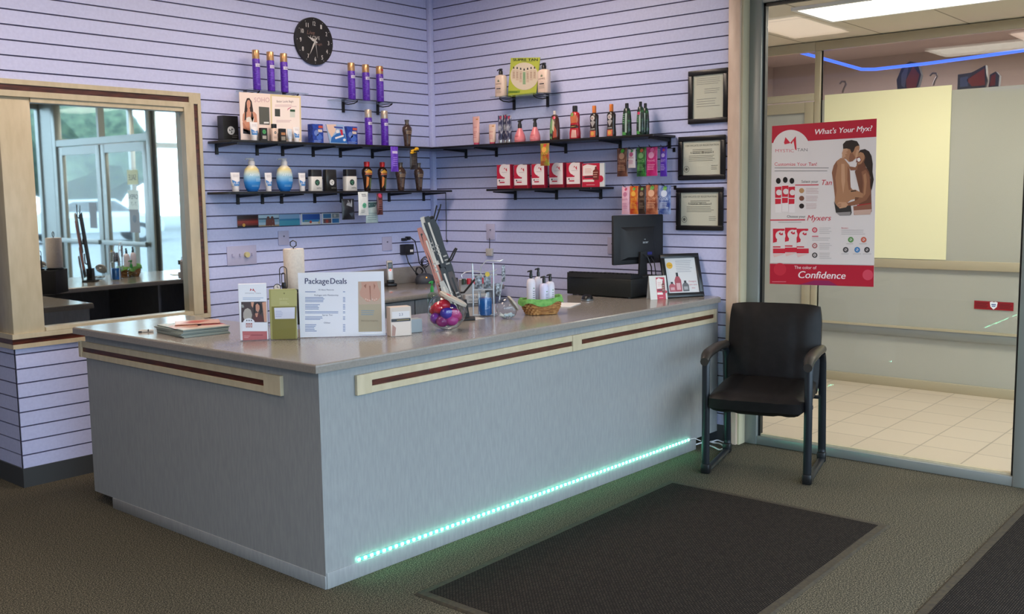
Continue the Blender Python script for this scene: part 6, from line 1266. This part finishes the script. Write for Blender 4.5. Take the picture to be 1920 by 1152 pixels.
A.poly([(628, 380), (656, 366), (676, 400), (680, 440), (686, 520), (660, 560), (600, 590), (540, 600), (500, 612), (476, 598), (480, 580), (540, 578), (600, 560), (634, 520), (638, 450)], S2, 4)    # her arm round him
A.poly([(640, 400), (656, 388), (662, 440), (654, 520), (640, 540), (646, 460)], S1, 4.4); A.poly([(546, 345), (590, 352), (598, 330), (606, 336), (600, 370), (560, 372)], S2, 4)
A.poly([(555, 376), (578, 380), (586, 430), (594, 476), (584, 486), (560, 480)], PW, 4.2); A.poly([(560, 316), (580, 330), (600, 318), (596, 345), (552, 346)], PW, 4.1)
A.poly([(548, 496), (590, 494), (640, 520), (636, 545), (570, 540)], S1, 4.6); A.poly([(560, 500), (594, 498), (596, 504), (562, 508)], H1, 4.8); A.poly([(470, 590), (484, 572), (530, 574), (544, 590), (530, 606), (490, 614)], S3, 4.7)
for v_ in (586, 594, 602): A.poly([(476, v_), (500, v_-3), (500, v_), (476, v_+3)], S2, 5)
A.poly([(454, 568), (466, 590), (480, 604), (560, 594), (566, 640), (560, 655), (500, 655), (466, 640)], pm('#33302f', .4), 4.3); A.poly([(466, 640), (560, 634), (556, 658), (490, 660)], pm('#8f8988', .4), 4.5)
A.poly([(576, 600), (660, 585), (692, 586), (694, 630), (680, 652), (580, 655)], pm('#8a5a48', .4), 3.6); A.poly([(576, 626), (694, 618), (684, 652), (584, 656)], pm('#c4a496', .4), 4); A.poly([(600, 590), (690, 578), (690, 584), (600, 598)], pm('#a03030', .4), 4.8)
m = MB(); m.art(A, off=.0004); m.build('print', t)
# ================================================================== neon reflection built as glowing tubes, and window signs of the unit beyond
NB = pm('#3a62ff', .3, emit=2.2, ecol=(.05, .13, 1))
def nline(pts, x): return [pix(0, x, *q) for q in pts]
w = MB(); N1 = nline([(1455, 91), (1480, 93), (1540, 109), (1615, 130), (1640, 130), (1740, 119), (1830, 107), (1930, 93)], 2.44); c = sum(N1, Vector())/len(N1); w.tube([v-c for v in N1], .012, NB, 8); tag(w.build('neon_reflection', None, tuple(c)), 'bent blue neon reflection in the far entry window, built as a glowing tube', 'neon reflection')
w = MB(); N1 = nline([(1846, 168), (1930, 163)], 2.44); c = sum(N1, Vector())/2; w.tube([v-c for v in N1], .008, NB, 8); tag(w.build('neon_reflection', None, tuple(c)), 'short blue neon reflection at the top edge of the frosted film, built as a glowing tube', 'neon reflection')
def wsign(label, poly, draw, x=2.62, name='window_sign', dp=.05):
    P = [pix(0, x, *q) for q in poly]; c = Vector((x, sum(q.y for q in P)/len(P), min(q.z for q in P))); g = [(c.y-q.y, q.z-c.z) for q in P]
    t = thing(name, label, 'sign', tuple(c), RZB); m = MB(); ar = sum(g[i][0]*g[(i+1) % len(g)][1]-g[(i+1) % len(g)][0]*g[i][1] for i in range(len(g)))
    m.prism(g if ar > 0 else g[::-1], -.0, dp, pm('#3d4658', .5), 1); m.build('board', t); A = Art(lambda u, v: ((c.y-pix(0, x, u, v).y), pix(0, x, u, v).z-c.z)); draw(A); m = MB(); m.art(A, off=.001); m.build('print', t)
wsign('dark blue and red faceted window sign behind the far transom glass', [(1683, 172), (1681, 150), (1692, 124), (1706, 115), (1720, 118), (1727, 140), (1722, 160), (1712, 174)], lambda A: (A.poly([(1700, 170), (1699, 150), (1712, 124), (1724, 140), (1716, 170)], pm('#8a4a4c', .5), 1), A.poly([(1690, 160), (1690, 140), (1700, 122), (1704, 124), (1696, 165)], pm('#6a7488', .5), 1)))
wsign('low blue and red banner sign at the right behind the transom glass', [(1795, 168), (1796, 140), (1822, 136), (1848, 122), (1850, 150), (1846, 165)], lambda A: (A.poly([(1812, 150), (1846, 128), (1847, 160), (1822, 162)], pm('#8a4448', .5), 1), A.poly([(1800, 146), (1815, 143), (1815, 162), (1800, 164)], pm('#56688c', .5), 1)))
wsign('small red and grey sign at the right end behind the transom glass', [(1853, 166), (1856, 140), (1867, 134), (1874, 142), (1872, 163)], lambda A: A.poly([(1855, 162), (1859, 142), (1867, 138), (1866, 160)], pm('#7a3a40', .5), 1))
def hookthing(px, py, s, label):
    P = pix(0, 2.6, px, py); t = MB(); t.tube([(0, s*.3, s*.8), (0, s*.1, s), (0, -s*.2, s*.95), (0, -s*.3, s*.7), (0, -s*.12, s*.4), (0, 0, 0)], s*.09, pm('#6a6466', .5), 7); tag(t.build('window_ornament', None, tuple(P)), label, 'ornament')
hookthing(1750, 160, .09, 'small dark curved ornament between the two window signs'); hookthing(1580, 174, .09, 'small dark curved ornament low behind the left transom glass')
# ================================================================== what the mirror catches outside the doors
ASP = noisy('asphalt', '#6c6f72', '#7c8083', (6, 6, 6), .9, 0)
w = MB(); w.box(-35, 45, -60, -6.52, -.16, -.1, ASP); w.box(2.4, 30, -6.5, 30, -.16, -.1, ASP); struct('ground', w)
LEAF = noisy('foliage', '#33443a', '#556852', (3, 3, 3), .9, .5)
for i, (x, y, r) in enumerate(((0, -36, 3.0), (8, -38, 3.4), (15.5, -37, 3.0), (23, -34, 3.4), (-8, -39, 3.2))):
    t = thing('roadside_tree', 'blurred green tree across the parking lot, seen only in the mirror', 'tree', (x, y, -.1), 0, 'trees across the parking lot'); m = MB()
    bm = bmesh.new(); bmesh.ops.create_icosphere(bm, subdivisions=3, radius=r)
    for v in bm.verts: k = 1+.13*math.sin(v.co.x*2.1+i)*math.cos(v.co.y*2.7+v.co.z*1.9); v.co = Vector((v.co.x*k, v.co.y*k, v.co.z*k*.8+r*.95+.6))
    m.bm(bm, LEAF, True); m.build('crown', t); m = MB(); m.tube([(0, 0, 0), (.1, 0, r*.5)], .25, pm('#4a3c30', .9)); m.build('trunk', t)
def car(x, y, rz, col, label):
    t = thing('parked_car', label, 'car', (x, y, -.1), rz); B = pm(col, .25, .2, coat=.5); m = MB()
    prof = [(-2.1, .35), (-2.15, .7), (-1.95, .95), (-1.35, 1.02), (-.75, 1.42), (.6, 1.45), (1.25, 1.02), (2.0, .88), (2.15, .6), (2.1, .35)]
    m.prism(prof, -.85, .85, B, 1); m.build('body', t); m = MB(); m.prism([(-1.25, 1.03), (-.72, 1.36), (.57, 1.39), (1.1, 1.03)], -.86, .86, pm('#20262a', .1), 1); m.build('windows', t)
    for wx in (-1.35, 1.35):
        for sy in (-1, 1): m = MB(); m.cyl((wx, sy*.72, .33), (wx, sy*.9, .33), .33, pm('#17181a', .7), 20); m.cyl((wx, sy*.9, .33), (wx, sy*.91, .33), .19, pm('#a9acb0', .3, .6), 16); m.build('wheel', t)
car(11, -27, .3, '#b9c0c6', 'pale grey parked car outside, seen only in the mirror'); car(20, -26, .5, '#8f9aa4', 'grey blue parked car farther right outside, seen only in the mirror')
# notices taped to the right door leaf
for i, (y, z, w_, h_, c, lb) in enumerate(((-4.42, 1.62, .21, .15, '#d8d6a8', 'pale yellow notice taped high on the entrance door'), (-4.42, 1.36, .22, .2, '#dfe6da', 'large-lettered white notice taped on the entrance door'), (-4.42, 1.12, .2, .24, '#8a8484', 'grey notice with dark emblem taped on the entrance door'), (-5.3, 1.15, .16, .28, '#7c7878', 'grey notice taped on the other entrance door leaf'))):
    m = MB(); m.box(-w_/2, w_/2, 0, .001, 0, h_, pm(c, .6)); A = Art()
    if i == 1: A.text('OPEN', 0, h_*.55, .05, INK, 1, width=w_*.8); A.text('7 - 7', 0, h_*.2, .04, INK, 1)
    elif i == 0: A.text('SALE', 0, h_*.3, .06, INK, 1, width=w_*.7)
    elif i == 2: A.disc(0, h_*.6, .04, INK, 1)
    m.art(A); o = m.build('door_notice', None, (GX-.006, y, z)); o.rotation_euler = (0, 0, RZB); tag(o, lb, 'notice')
